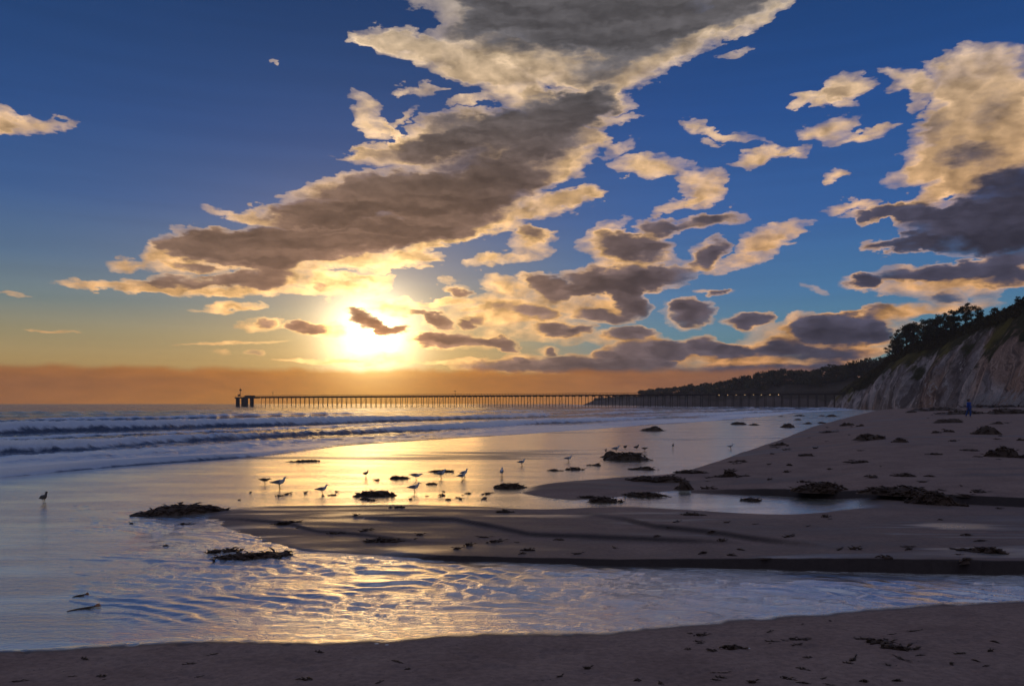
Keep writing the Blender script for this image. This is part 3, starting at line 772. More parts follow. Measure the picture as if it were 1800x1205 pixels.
# ------------------------------------------------------------ bluff and headland
def leafset(centers, size, n_per, spread, rg, flat=0.6):
    """many small leaf faces scattered round the given centres"""
    c = np.repeat(np.asarray(centers, float), n_per, axis=0)
    n = len(c)
    d = rg.normal(size=(n, 3)); d /= np.linalg.norm(d, axis=1)[:, None] + 1e-9
    r_ = spread * rg.random(n) ** 0.45
    p = c + d * r_[:, None] * np.array([1, 1, flat])
    a = rg.normal(size=(n, 3)); a /= np.linalg.norm(a, axis=1)[:, None]
    b = np.cross(a, rg.normal(size=(n, 3))); b /= np.linalg.norm(b, axis=1)[:, None] + 1e-9
    s = size * (0.5 + rg.random(n))[:, None]
    v = np.stack([p - a * s, p + b * s * 0.6, p + a * s, p - b * s * 0.6], 1).reshape(-1, 3)
    f = np.arange(n * 4).reshape(n, 4)
    return v, f
def tube(path, radii, seg=7):
    path = [Vector(p) for p in path]
    vs, fs = [], []
    for i, p in enumerate(path):
        d = (path[min(i + 1, len(path) - 1)] - path[max(i - 1, 0)]).normalized()
        up = Vector((0, 0, 1)) if abs(d.z) < 0.9 else Vector((1, 0, 0))
        a = d.cross(up).normalized(); b = d.cross(a).normalized()
        for k in range(seg):
            t = 2 * math.pi * k / seg
            vs.append(p + (a * math.cos(t) + b * math.sin(t)) * radii[i])
    for i in range(len(path) - 1):
        for k in range(seg):
            fs.append((i * seg + k, i * seg + (k + 1) % seg, (i + 1) * seg + (k + 1) % seg, (i + 1) * seg + k))
    fs.append(tuple(range(seg))[::-1]); fs.append(tuple((len(path) - 1) * seg + k for k in range(seg)))
    return [tuple(v) for v in vs], fs
class MB:
    def __init__(self): self.v = []; self.f = []; self.m = []
    def add(self, vs, fs, m=0):
        b = len(self.v); self.v += [tuple(v) for v in vs]
        self.f += [tuple(b + int(i) for i in f) for f in fs]; self.m += [m] * len(fs)
        return self
    def box(self, x0, x1, y0, y1, z0, z1, m=0):
        v = [(x, y, z) for z in (z0, z1) for y in (y0, y1) for x in (x0, x1)]
        return self.add(v, [(0, 2, 3, 1), (4, 5, 7, 6), (0, 1, 5, 4), (2, 6, 7, 3), (0, 4, 6, 2), (1, 3, 7, 5)], m)
    def bar(self, p, q, r, seg=6, r2=None, m=0):
        v, f = tube([p, q], [r, r if r2 is None else r2], seg)
        return self.add(v, f, m)
    def build(self, name, mats, parent=None, smooth=False):
        if not isinstance(mats, (list, tuple)): mats = [mats]
        return mesh_obj(name, self.v, self.f, mats, parent, smooth, self.m)

# foot of the bluff from beside the viewer to the far point, with its height and setback
BL = np.array([  # x, y, height, setback
 (95, 20, 30, 22), (108, 80, 31, 22), (118, 130, 31, 22), (126, 190, 31, 21), (132, 235, 30.5, 20), (139, 280, 27, 18), (146, 320, 24, 15), (153, 352, 21, 14),
 (163, 385, 18.5, 14), (178, 430, 17, 14), (195, 480, 16.5, 16), (214, 540, 17, 18)])
ns, nv = 620, 56
ls = np.linspace(0, 1, len(BL)); us = np.linspace(0, 1, ns)
Bx, By, Bh, Bs = [np.interp(us, ls, BL[:, i]) for i in range(4)]
for _ in range(6):
    for A_ in (Bx, By, Bh, Bs):
        A_[1:-1] = 0.25 * A_[:-2] + 0.5 * A_[1:-1] + 0.25 * A_[2:]
tx, ty = np.gradient(Bx), np.gradient(By); tl = np.hypot(tx, ty); nx, ny = ty / tl, -tx / tl     # inland normal
sl_ = np.cumsum(tl)
vv = np.linspace(0, 1, nv)
S, VV = np.meshgrid(sl_, vv, indexing='ij')
prof = 0.55 * VV + 0.45 * VV ** 2.2
crestn = 1 + 0.07 * fbm(S * 0.03, S * 0, 4, 101) + 0.02 * fbm(S * 0.15, S * 0, 3, 102)
gul = fbm(S * 0.07 - VV * 0.35, VV * 0.5, 5, 103)
gul2 = fbm(S * 0.28 - VV * 0.8, VV * 1.1, 4, 104)
rid = 1 - np.abs(fbm(S * 0.045 - VV * 0.3, VV * 0.3 + 4, 3, 105)) * 2
env = np.sin(np.clip(VV, 0, 1) * math.pi) ** 0.6
back_ = prof * Bs[:, None] + env * (4.2 * gul + 1.7 * gul2 + 2.2 * rid)
hh = Bh[:, None] * crestn * VV + 0.5 * fbm(S * 0.3, VV * 5, 3, 106) * env
CXs = Bx[:, None] + nx[:, None] * back_; CYs = By[:, None] + ny[:, None] * back_
CZ = 1.2 + hh - 1.6 * (1 - VV) ** 6
# plateau running inland
pv = np.geomspace(1, 140, 14)
PXs = CXs[:, -1:] + nx[:, None] * pv[None, :]; PYs = CYs[:, -1:] + ny[:, None] * pv[None, :]
PZ = CZ[:, -1:] + 0.055 * pv[None, :] * (1 - pv[None, :] / 400) + 0.8 * fbm(PXs * 0.05, PYs * 0.05, 3, 107)
AX = np.concatenate([CXs, PXs], 1); AY = np.concatenate([CYs, PYs], 1); AZ = np.concatenate([CZ, PZ], 1)
VVe = np.concatenate([VV, np.full(PXs.shape, 1.3)], 1); Se = np.concatenate([S, np.repeat(S[:, -1:], 14, 1)], 1)
def bluff_shader(g):
    v = attr(g, 'rise'); s = attr(g, 'along')
    pos = g.new('ShaderNodeNewGeometry').outputs['Position']
    w = g.math('MULTIPLY', g.math('SUBTRACT', g.noise(pos, 0.12, 4, 0.6), 0.5), 14.0)
    sv = g.comb(g.math('ADD', g.math('MULTIPLY_ADD', v, -15.0, s), w), g.math('MULTIPLY', v, 3.0), 0)
    st = g.noise(g.mapping(sv, scale=(0.085, 0.35, 1)), 1.0, 5, 0.62)
    st2 = g.noise(g.mapping(sv, scale=(0.45, 0.6, 1), loc=(5, 2, 0)), 1.0, 6, 0.65)
    st3 = g.noise(g.mapping(sv, scale=(0.05, 0.25, 1), loc=(31, 8, 0)), 1.0, 3, 0.5)
    rock = g.ramp(st, [(0.30, (0.055, 0.042, 0.038)), (0.44, (0.13, 0.10, 0.088)), (0.52, (0.22, 0.18, 0.165)), (0.60, (0.42, 0.34, 0.30)), (0.70, (0.16, 0.12, 0.10))])
    rust = g.ramp(st2, [(0.35, (0.13, 0.08, 0.06)), (0.55, (0.30, 0.18, 0.12)), (0.75, (0.50, 0.38, 0.29))])
    rock = g.mix(g.step(st3, 0.50, 0.61, tmin=0, tmax=0.8), rock, rust)
    rock = g.vmath('SCALE', rock, s=g.step(st2, 0.25, 0.75, tmin=0.55, tmax=1.5))
    rock = g.vmath('SCALE', rock, s=1.4)
    rock = g.mix(g.step(g.noise(g.mapping(sv, scale=(0.9, 0.5, 1), loc=(3, 9, 0)), 1.0, 4, 0.6), 0.58, 0.66), rock, (0.56, 0.48, 0.43, 1))
    vn = g.noise(pos, 0.09, 5, 0.65); vn2 = g.noise(pos, 1.3, 5, 0.6)
    veg = g.mix(vn2, (0.022, 0.024, 0.010, 1), (0.075, 0.068, 0.024, 1))
    veg = g.mix(g.step(g.noise(pos, 0.06, 3, 0.5), 0.50, 0.62), veg, (0.15, 0.12, 0.028, 1))
    far = g.step(s, 330, 420)
    k = g.step(g.math('ADD', g.math('ADD', v, g.math('MULTIPLY', far, 0.28)), g.math('MULTIPLY', g.math('SUBTRACT', vn, 0.5), 1.5)), 0.50, 0.66)
    col = g.mix(k, rock, veg)
    h = g.math('ADD', g.math('MULTIPLY', st2, 1.0), g.math('MULTIPLY', vn2, 0.5))
    return principled(g, Base_Color=col, Roughness=0.95, IOR=1.2, Normal=bump(g, h, 1.0, 1.2))
BLUFF = mat('bluff_rock', bluff_shader)
bluff = mesh_obj('cliff', np.stack([AX, AY, AZ], -1).reshape(-1, 3), grid_faces(*AX.shape)[:, ::-1], [BLUFF], attrs={'rise': VVe.ravel(), 'along': Se.ravel()})
tag(bluff, kind='structure')

# far wooded headlands: ridges with a skyline taken along the coast
def ridge(name, pts, depth, m, seed, n=260):
    pts = np.array(pts, float)
    px = np.linspace(pts[0, 0], pts[-1, 0], n)
    topy = np.interp(px, pts[:, 0], pts[:, 1]); D = np.interp(px, pts[:, 0], pts[:, 2])
    X = (px - CX) / F * D; top = CAMZ + (HY - topy) / F * D
    prof_ = np.array([(0, -2.0), (2, 0.06), (8, 0.45), (18, 0.62), (40, 0.85), (70, 1.0), (120, 0.95), (220, 0.3), (300, -1.0)])
    vs = np.zeros((n, len(prof_), 3))
    for j, (off, k) in enumerate(prof_):
        o_ = off * depth / 70.0
        vs[:, j, 0] = X * (1 + o_ / D); vs[:, j, 1] = D + o_
        vs[:, j, 2] = np.where(k < 0, k, 0.5 + (top - 0.5) * k * (1 + 0.12 * fbm(px * 0.09, px * 0 + j * 0.7, 4, seed)))
    o = mesh_obj(name, vs.reshape(-1, 3), grid_faces(n, len(prof_))[:, ::-1], [m])
    return o, vs
def hill_shader(g):
    pos = g.new('ShaderNodeNewGeometry').outputs['Position']
    n = g.noise(pos, 0.05, 6, 0.65)
    n2 = g.noise(pos, 0.012, 4, 0.6)
    z = g.math('MULTIPLY', g.xyz(pos)[2], 0.055)
    veg = g.mix(n, (0.05, 0.042, 0.03, 1), (0.12, 0.09, 0.065, 1))
    rock = g.mix(n, (0.09, 0.065, 0.055, 1), (0.22, 0.17, 0.15, 1))
    k = g.step(g.math('ADD', z, g.math('MULTIPLY', g.math('SUBTRACT', n2, 0.5), 1.6)), 0.30, 0.42)
    return principled(g, Base_Color=g.mix(k, rock, veg), Roughness=1.0, IOR=1.15, Normal=bump(g, n, 1.0, 4.0))
HILL = mat('far_hill', hill_shader)
R1 = [(1120, 693, 900), (1180, 688, 820), (1240, 682, 760), (1290, 676, 720), (1350, 671, 680), (1400, 668, 650), (1440, 669, 620), (1500, 656, 570), (1560, 640, 540), (1640, 632, 520)]
h1, hv1 = ridge('headland', R1, 80, HILL, 111)
R2 = [(1025, 711, 1500), (1050, 700, 1450), (1090, 697, 1400), (1160, 692, 1300), (1230, 689, 1200), (1400, 684, 1100), (1600, 680, 1000)]
h2, hv2 = ridge('far_headland', R2, 120, HILL, 113)
tag(h1, kind='structure'); tag(h2, kind='structure')
def leaf_shader(g):
    pos = objco(g)
    n = g.noise(pos, 0.8, 3, 0.6)
    return principled(g, Base_Color=g.mix(n, (0.045, 0.048, 0.020, 1), (0.12, 0.11, 0.045, 1)), Roughness=0.85, IOR=1.2)
LEAF = mat('foliage', leaf_shader)
BARK = plain('bark', (0.07, 0.05, 0.035), 0.9, 0.3, 2.0)
BRUSH = mat('brush_leaves', lambda g: principled(g, Base_Color=g.mix(g.noise(objco(g), 0.25, 4, 0.6), (0.03, 0.026, 0.012, 1), (0.13, 0.10, 0.03, 1)), Roughness=0.9, IOR=1.2))
rg = np.random.default_rng(3)
# brush that covers the upper slope and the top edge
ci, cj = [], []
cc = []
for _ in range(3400):
    i = rg.integers(60, ns - 5)
    v = rg.random()
    if Se[i, 0] > 330:
        j = int(nv * (0.45 + 0.6 * v))
    else:
        j = int(nv * (0.86 + 0.22 * v))
    j = min(j, AX.shape[1] - 8)
    cc.append((AX[i, j], AY[i, j], AZ[i, j] + 0.2))
for _ in range(1500):      # thicket along the skyline under the trees
    i = rg.integers(150, ns - 60)
    px_ = CX + F * AX[i, nv] / AY[i, nv]
    hmx = np.interp(px_, [1540, 1570, 1650, 1700, 1735, 1745, 1770, 1800], [1.0, 2.2, 2.4, 2.2, 1.8, 0.7, 0.7, 2.0])
    j = nv + rg.integers(-2, 5)
    cc.append((AX[i, j], AY[i, j], AZ[i, j] + rg.random() * hmx))
bv, bf = leafset(cc, 0.30, 24, 1.1, rg, 0.6)
brush = mesh_obj('brush', bv, bf, [BRUSH], smooth=False)
tag(brush, 'dark scrub covering the top edge and upper slope of the bluff', 'brush', kind='stuff')
# trees of the far headland read as one mass
cc = []
skyl = interp_ = None
for (px, py, w, h) in [(1135, 691, 12, 4), (1155, 688, 18, 5), (1190, 685, 22, 5), (1218, 683, 22, 6), (1250, 680, 24, 6), (1282, 676, 24, 6), (1310, 672, 24, 7), (1335, 667, 26, 8), (1360, 662, 30, 9), (1385, 660, 30, 10), (1408, 661, 24, 9), (1300, 672, 14, 9), (1440, 668, 16, 8), (1462, 655, 30, 12), (1480, 652, 26, 12), (1455, 664, 40, 10), (1500, 650, 20, 8), (1525, 645, 30, 8), (1550, 636, 30, 8), (1380, 672, 70, 8), (1320, 682, 80, 6), (1060, 700, 16, 2.5), (1085, 698, 14, 2), (1105, 696, 14, 3)]:
    D = np.interp(px, [p[0] for p in (R2 if px < 1120 else R1)], [p[2] for p in (R2 if px < 1120 else R1)]) + 60
    n = int(16 + w * 1.1)
    for _ in range(n):
        a, b = rg.uniform(-1, 1), rg.uniform(-1.4, 1)
        b = b * math.sqrt(max(0, 1 - a * a)) if b > 0 else b
        cc.append((((px + a * w - CX) / F) * D, D + rg.uniform(-14, 14), CAMZ + (HY - py + b * h) / F * D))
wv, wf = leafset(cc, 0.8, 60, 3.2, rg, 0.6)
wood = mesh_obj('distant_wood', wv, wf, [LEAF], smooth=False)
tag(wood, 'dark far off wood along the low headland behind the pier', 'wood', kind='stuff')

# trees standing on the bluff
def make_tree(seed, h=8.0, wide=4.2, kind='spread'):
    rr = random.Random(seed); rg_ = np.random.default_rng(seed)
    root = empty('pine_tree')
    tb = MB(); cents = []
    lean = rr.uniform(-0.10, 0.22) * h
    trunk = [(0, 0, -0.6), (lean * .15, 0.1, h * .2), (lean * .4, 0.0, h * .42), (lean * .8, -.1, h * .66), (lean, 0, h * .86)]
    v, f = tube(trunk, [.26, .22, .17, .11, .05], 8); tb.add(v, f)
    for k in range(17):
        z0 = h * rr.uniform(.08, .78); t = rr.uniform(0, 6.283)
        L = wide * rr.uniform(.45, 1.0) * (0.95 - 0.35 * z0 / h)
        bx_ = lean * z0 / h
        p1 = (bx_ + math.cos(t) * L * .5, math.sin(t) * L * .5, z0 + L * .18)
        p2 = (bx_ + math.cos(t) * L, math.sin(t) * L, z0 + L * rr.uniform(.25, .5))
        v, f = tube([(bx_, 0, z0), p1, p2], [.10, .06, .02], 6); tb.add(v, f)
        for q in range(3):
            w_ = q / 2 * 0.55 + 0.45
            cents.append((bx_ + math.cos(t) * L * w_ + rr.uniform(-.4, .4), math.sin(t) * L * w_ + rr.uniform(-.4, .4), z0 + L * .3 * w_ + rr.uniform(0, .7)))
    for q in range(5):
        cents.append((lean + rr.uniform(-1.1, 1.1), rr.uniform(-1, 1), h * rr.uniform(.82, 1.0)))
    tb.build('trunk', BARK, root, True)
    lv, lf = leafset(cents, 0.18, 62, 0.85, rg_, 0.7)
    mesh_obj('crown', lv, lf, [LEAF], root, False)
    return root
protos = [make_tree(11), make_tree(12, 7.4, 3.2), make_tree(13, 8.6, 5.0), make_tree(14, 6.4, 3.6)]
TREES = [  # column, top row of the crown, height m, proto, label
 (1568, 598, 6.0, 0, 'gnarled small tree overhanging the lowest left end of the bluff top'),
 (1579, 585, 7.0, 1, 'open crowned tree with sky showing through, second from the left end of the bluff top'),
 (1593, 569, 7.5, 2, 'dense dark tree just right of the two open trees at the left of the bluff'),
 (1606, 566, 6.5, 3, 'round dark tree between the dense tree and the gap in the bluff skyline'),
 (1623, 561, 7.5, 0, 'tree with a ragged light gap low in its crown, left middle of the bluff skyline'),
 (1634, 562, 5.5, 1, 'short narrow tree tucked beside the ragged tree on the bluff skyline'),
 (1648, 556, 7.0, 3, 'low rounded tree in the middle of the bluff skyline'),
 (1663, 549, 7.0, 2, 'broad tree leading up to the tallest tree on the bluff'),
 (1676, 545, 6.5, 1, 'narrow tree standing against the left side of the tallest tree on the bluff'),
 (1697, 533, 9.0, 2, 'tallest spreading tree on the bluff skyline'),
 (1718, 540, 6.0, 0, 'thin tree leaning right beside the tallest tree on the bluff'),
 (1749, 545, 4.5, 3, 'small isolated bushy tree on the bare stretch of the bluff top'),
 (1789, 534, 6.5, 1, 'tree at the right edge of the photo on top of the bluff'),
 (1815, 528, 6.5, 3, 'rounded tree on the bluff at the very right border'),
]
def bluff_top(px):
    """point of the top edge of the bluff seen in that column"""
    e = CX + F * AX[:, nv - 1] / AY[:, nv - 1]
    i = int(np.argmin(np.abs(e - px) + (AY[:, nv - 1] < 150) * 1e4))
    return i
for k, (px, py, hgt, pr, lab) in enumerate(TREES):
    i = bluff_top(px)
    j = nv + (k * 5) % 3
    x, y, zb = AX[i, j], AY[i, j], AZ[i, j]
    x = (px - CX) / F * y
    o = protos[pr] if protos[pr].get('label') is None else copy_tree(protos[pr])
    need = max(3.0, CAMZ + (HY - py) / F * y - zb)
    h0 = {0: 8.0, 1: 7.4, 2: 8.6, 3: 6.4}[pr]
    o.location = (x, y, zb - 0.2); o.scale = (need / h0 * 1.0,) * 3 if need < 12 else (12 / h0,) * 3
    o.rotation_euler = (0, 0, k * 1.7)
    tag(o, lab, 'tree', 'trees on the bluff top')
for (px, py, D, lab) in [(1501, 634, 470, 'lone small tree on the slope left of the bluff'), (1435, 659, 640, 'thin lone tree in the dip of the far wooded skyline')]:
    o = copy_tree(protos[2]); hgt = 9.0 if px > 1450 else 9
    o.location = ((px - CX) / F * D, D, CAMZ + (HY - py) / F * D - hgt); o.scale = (hgt / 8.6,) * 3
    o.rotation_euler = (0, 0, px)
    tag(o, lab, 'tree')
# pale dry stalks at the foot of the bluff
sb = MB()
for _ in range(420):
    px = rg.uniform(1690, 1830); t = (px - CX) / F
    Y = np.interp(t, [0.5, 0.56, 0.66], [262, 238, 176]) + rg.uniform(-14, 0); x = t * Y
    z0 = 1.6 + rg.random() * 1.0 + rg.random() ** 2 * 3.2
    L = rg.uniform(0.8, 2.6); a = rg.uniform(0.2, 1.1)
    sb.bar((x, Y, z0 - 0.6), (x + L * math.cos(a), Y + rg.uniform(-.6, .6), z0 + L * math.sin(a)), 0.07, 3, 0.02)
tag(sb.build('dry_stalks', plain('dry_stalk', (0.42, 0.38, 0.36), 0.8)), 'pale dry stalks and reeds tangled at the foot of the bluff', 'stalks', kind='stuff')

# ------------------------------------------------------------ pier
WOODM = plain('weathered_timber', (0.06, 0.042, 0.032), 0.85, 0.4, 0.8)
LAMP = mat('lamp_glow', lambda g: principled(g, Base_Color=(0.9, 0.6, 0.3, 1), Emission_Color=(1.0, 0.62, 0.28, 1), Emission_Strength=1.6))
PA = Vector((-248.0, 724.0, 0)); PB = Vector((206.0, 482.0, 0))
pd = (PB - PA); PLEN = pd.length; ang_p = math.atan2(pd.y, pd.x)
pier = empty('pier', PA, ang_p)
tag(pier, 'long dark timber pier on many slender piles running out to sea', 'pier')
DK = 9.0
m = MB(); m.box(8, PLEN, -2.6, 2.6, DK - .35, DK); m.box(8, PLEN, -2.2, -1.9, DK - .95, DK - .352); m.box(8, PLEN, 1.9, 2.2, DK - .95, DK - .352)
m.build('deck', WOODM, pier)
nb_ = 96
for k in range(nb_):
    x = 30 + (PLEN - 30) * k / (nb_ - 1)
    m = MB()
    m.box(x - .22, x + .22, -2.9, 2.9, DK - 1.38, DK - .953)
    jit = rg.uniform(-.12, .12)
    m.bar((x + jit, -2.6 - .25, -3), (x, -2.3, DK - 1.37), .21, 7)
    m.bar((x - jit, 2.6 + .25, -3), (x, 2.3, DK - 1.37), .21, 7)
    if k % 5 == 2: m.bar((x + .1, -2.5, 2.0), (x + .1, 2.4, DK - 1.8), .10, 5)
    m.build('bent', WOODM, pier)
m = MB()
for s_ in (-1, 1):
    m.box(8, PLEN, s_ * 2.5 - .05, s_ * 2.5 + .05, DK + 1.0, DK + 1.12); m.box(8, PLEN, s_ * 2.5 - .04, s_ * 2.5 + .04, DK + .5, DK + .58)
    for k in range(int(PLEN / 2.6)):
        m.box(9 + k * 2.6 - .05, 9 + k * 2.6 + .05, s_ * 2.5 - .06, s_ * 2.5 + .06, DK + .002, DK + .998)
m.build('railing', WOODM, pier)
# pier head: solid caissons with two openings, a hut and a mast
m = MB()
for (x0, x1) in ((0, 3.6), (6.8, 14.0), (17.5, 21.0)):
    m.box(x0, x1, -4, -2.6, -3, DK - 1.6)
m.box(-1, 21.4, -4.4, 4.4, DK - 1.598, DK - .4)
for k in range(6):
    m.box(-.6 + k * 4.2, -.45 + k * 4.2, -4.3, -4.15, DK - .398, DK + .8)
m.box(-.6, 21.2, -4.3, -4.2, DK + .802, DK + .9)
m.build('pier_head', WOODM, pier)
m = MB(); m.box(9.5, 17.5, -2.2, 2.2, DK - .398, DK + .9); m.box(9.0, 18.0, -2.6, 2.6, DK + .902, DK + 1.1)
m.build('hut', WOODM, pier)
m = MB(); m.bar((1.6, 0, DK - .4), (1.6, 0, DK + 7.0), .2, 8); m.box(.9, 2.3, -.7, .7, DK + 5.4, DK + 6.6); m.box(1.2, 2.0, -.4, .4, DK + 7.0, DK + 7.4)
m.bar((-.6, 0, DK + 1.2), (1.6, 0, DK + 3.4), .15, 6); m.box(-1.0, .4, -.8, .8, DK + .4, DK + 2.0)
m.build('mast', WOODM, pier)
def along_for(px):     # distance along the deck seen in that column
    t = (px - CX) / F
    # PA + s*d ; x = t*y
    d = pd.normalized()
    return (t * PA.y - PA.x) / (d.x - t * d.y)
for px in (483, 803):
    s_ = along_for(px); m = MB()
    m.bar((s_, -2.3, DK), (s_, -2.3, DK + 3.2), .12, 6); m.box(s_ - .9, s_ + .6, -2.6, -2.0, DK + 3.202, DK + 3.6)
    m.build('signal_post', WOODM, pier)
for px in (1266, 1281, 1296, 1311, 1326, 1340, 1355, 1370):
    s_ = along_for(px)
    m = MB(); v, f = tube([(s_, -3.0, DK - .9), (s_, -3.0, DK - .55)], [.2, .15], 10); m.add(v, f)
    lp = m.build('lamp', LAMP, pier)
    b = MB(); b.bar((s_, -2.9, DK - .5), (s_, -2.3, DK - .3), .06, 5); b.build('bracket', WOODM, lp)
# ------------------------------------------------------------ kelp
def kelp_shader(g):
    pos = objco(g)
    n = g.noise(pos, 4.0, 5, 0.65)
    c = g.mix(n, (0.030, 0.018, 0.012, 1), (0.15, 0.085, 0.048, 1))
    return principled(g, Base_Color=c, Roughness=0.45, IOR=1.4, Normal=bump(g, g.noise(pos, 18, 5, 0.65), 1.0, 0.04))
KELP = mat('kelp', kelp_shader)
KELPW = mat('kelp_amber', lambda g: principled(g, Base_Color=g.mix(g.noise(objco(g), 6, 4, 0.6), (0.14, 0.05, 0.012, 1), (0.48, 0.17, 0.03, 1)), Roughness=0.35, IOR=1.45))
def kelp_mesh(w, h, d, seed, strands=40, lumps=3, flat=False):
    rr = random.Random(seed)
    mb = MB()
    # tangled body: a heap made of a few overlapping bumps, one closed skin
    nu, nw = 44, 12
    cs = [(rr.uniform(-.30, .30), rr.uniform(.55, 1.0), rr.uniform(.16, .34)) for _ in range(lumps)]
    if rr.random() < .5: cs.append((rr.choice((-.32, .32)), .5, .2))
    U, R_ = np.meshgrid(np.linspace(0, 2 * math.pi, nu, endpoint=False), np.linspace(0, 1, nw))
    x = np.cos(U) * R_ * .5; y = np.sin(U) * R_ * .5
    hz = np.zeros_like(x)
    for (c0, a0, s0) in cs:
        hz = np.maximum(hz, a0 * np.sqrt(np.clip(1 - ((x - c0) / (1.5 * s0)) ** 2 - (y / .48) ** 2, 0, 1)))
    edge = 1 - R_ ** 3
    nz = fbm(x * w * 5 + seed, y * d * 5, 4, 200 + seed % 50)
    rad = 1 + .28 * fbm(np.cos(U) * 2.2 + seed, np.sin(U) * 2.2, 4, 210)
    z = h * (hz * edge * (1 + .45 * nz) + .05 * edge) - .02 * R_
    V_ = np.stack([x * rad * w, y * rad * d, z], -1).reshape(-1, 3)
    fs = []
    for i in range(nw - 1):
        for k in range(nu):
            fs.append((i * nu + k, (i + 1) * nu + k, (i + 1) * nu + (k + 1) % nu, i * nu + (k + 1) % nu))
    mb.add(V_, fs)
    def hat(px_, py_):
        q = 0
        for (c0, a0, s0) in cs:
            q = max(q, a0 * math.sqrt(max(0, 1 - ((px_ / w - c0) / (1.5 * s0)) ** 2 - (py_ / d / .48) ** 2)))
        return h * q * max(0, 1 - min(1, (2 * math.hypot(px_ / w, py_ / d))) ** 3)
    for _ in range(strands):
        a = rr.uniform(0, 6.283); r0 = math.sqrt(rr.random()) * .45
        p = [math.cos(a) * r0 * w, math.sin(a) * r0 * d]; th = rr.uniform(0, 6.283)
        if rr.random() < .6: th = rr.choice((0, math.pi)) + rr.uniform(-.5, .5)
        L = rr.uniform(.10, .34) * max(w, d) ** .7 * .6; pts = []
        for q in range(6):
            lift = (.05 + .12 * rr.random()) * h * math.sin(q / 5 * math.pi)
            pts.append((p[0], p[1], hat(*p) + .012 + lift))
            p[0] += math.cos(th) * L / 5; p[1] += math.sin(th) * L / 5 * .6; th += rr.uniform(-.6, .6)
        r_ = rr.uniform(.008, .02) * (1 + .5 * w)
        v, f = tube(pts, [r_, r_, r_ * .9, r_ * .8, r_ * .6, r_ * .3], 5); mb.add(v, f)
        if rr.random() < .7:     # a blade
            q = rr.randrange(1, 5); b = Vector(pts[q]); t2 = rr.uniform(0, 6.283); l2 = rr.uniform(.06, .16) * (.6 + w * .5)
            e = b + Vector((math.cos(t2) * l2, math.sin(t2) * l2 * .7, rr.uniform(-.1, .9) * l2 * .5))
            s_ = Vector((-math.sin(t2), math.cos(t2), .2)) * l2 * .18
            mid = (b + e) / 2 + Vector((0, 0, l2 * .1))
            mb.add([b, mid + s_, e, mid - s_, mid + Vector((0, 0, .006))], [(0, 1, 4), (1, 2, 4), (2, 3, 4), (3, 0, 4), (0, 3, 2, 1)])
    return mb
def put_kelp(px, py, wpx, hpx, label, lumps=2, dpx=None, group='heaps of kelp washed up on the beach', m=None, strands=None, tilt=0.0, name='kelp_pile', cat='kelp'):
    X, Y, Z = ground(px, py)
    s = Y / F
    w = wpx * s; h = hpx * s * .58
    d = min(w, max(0.35 * w, h * 1.4)) if dpx is None else dpx * s
    sd = int(px * 7 + py * 3)
    if strands is None: strands = int(np.clip(wpx * .8, 14, 90))
    mb = kelp_mesh(w, h, d, sd, strands, lumps)
    o = mb.build(name, m or KELP, None, True)
    nrm = 0.0
    o.location = (X, Y, Z - 0.01); o.rotation_euler = (0, 0, math.atan2(-X, Y) * 1.0 + tilt)
    tag(o, label, cat, group)
    return o
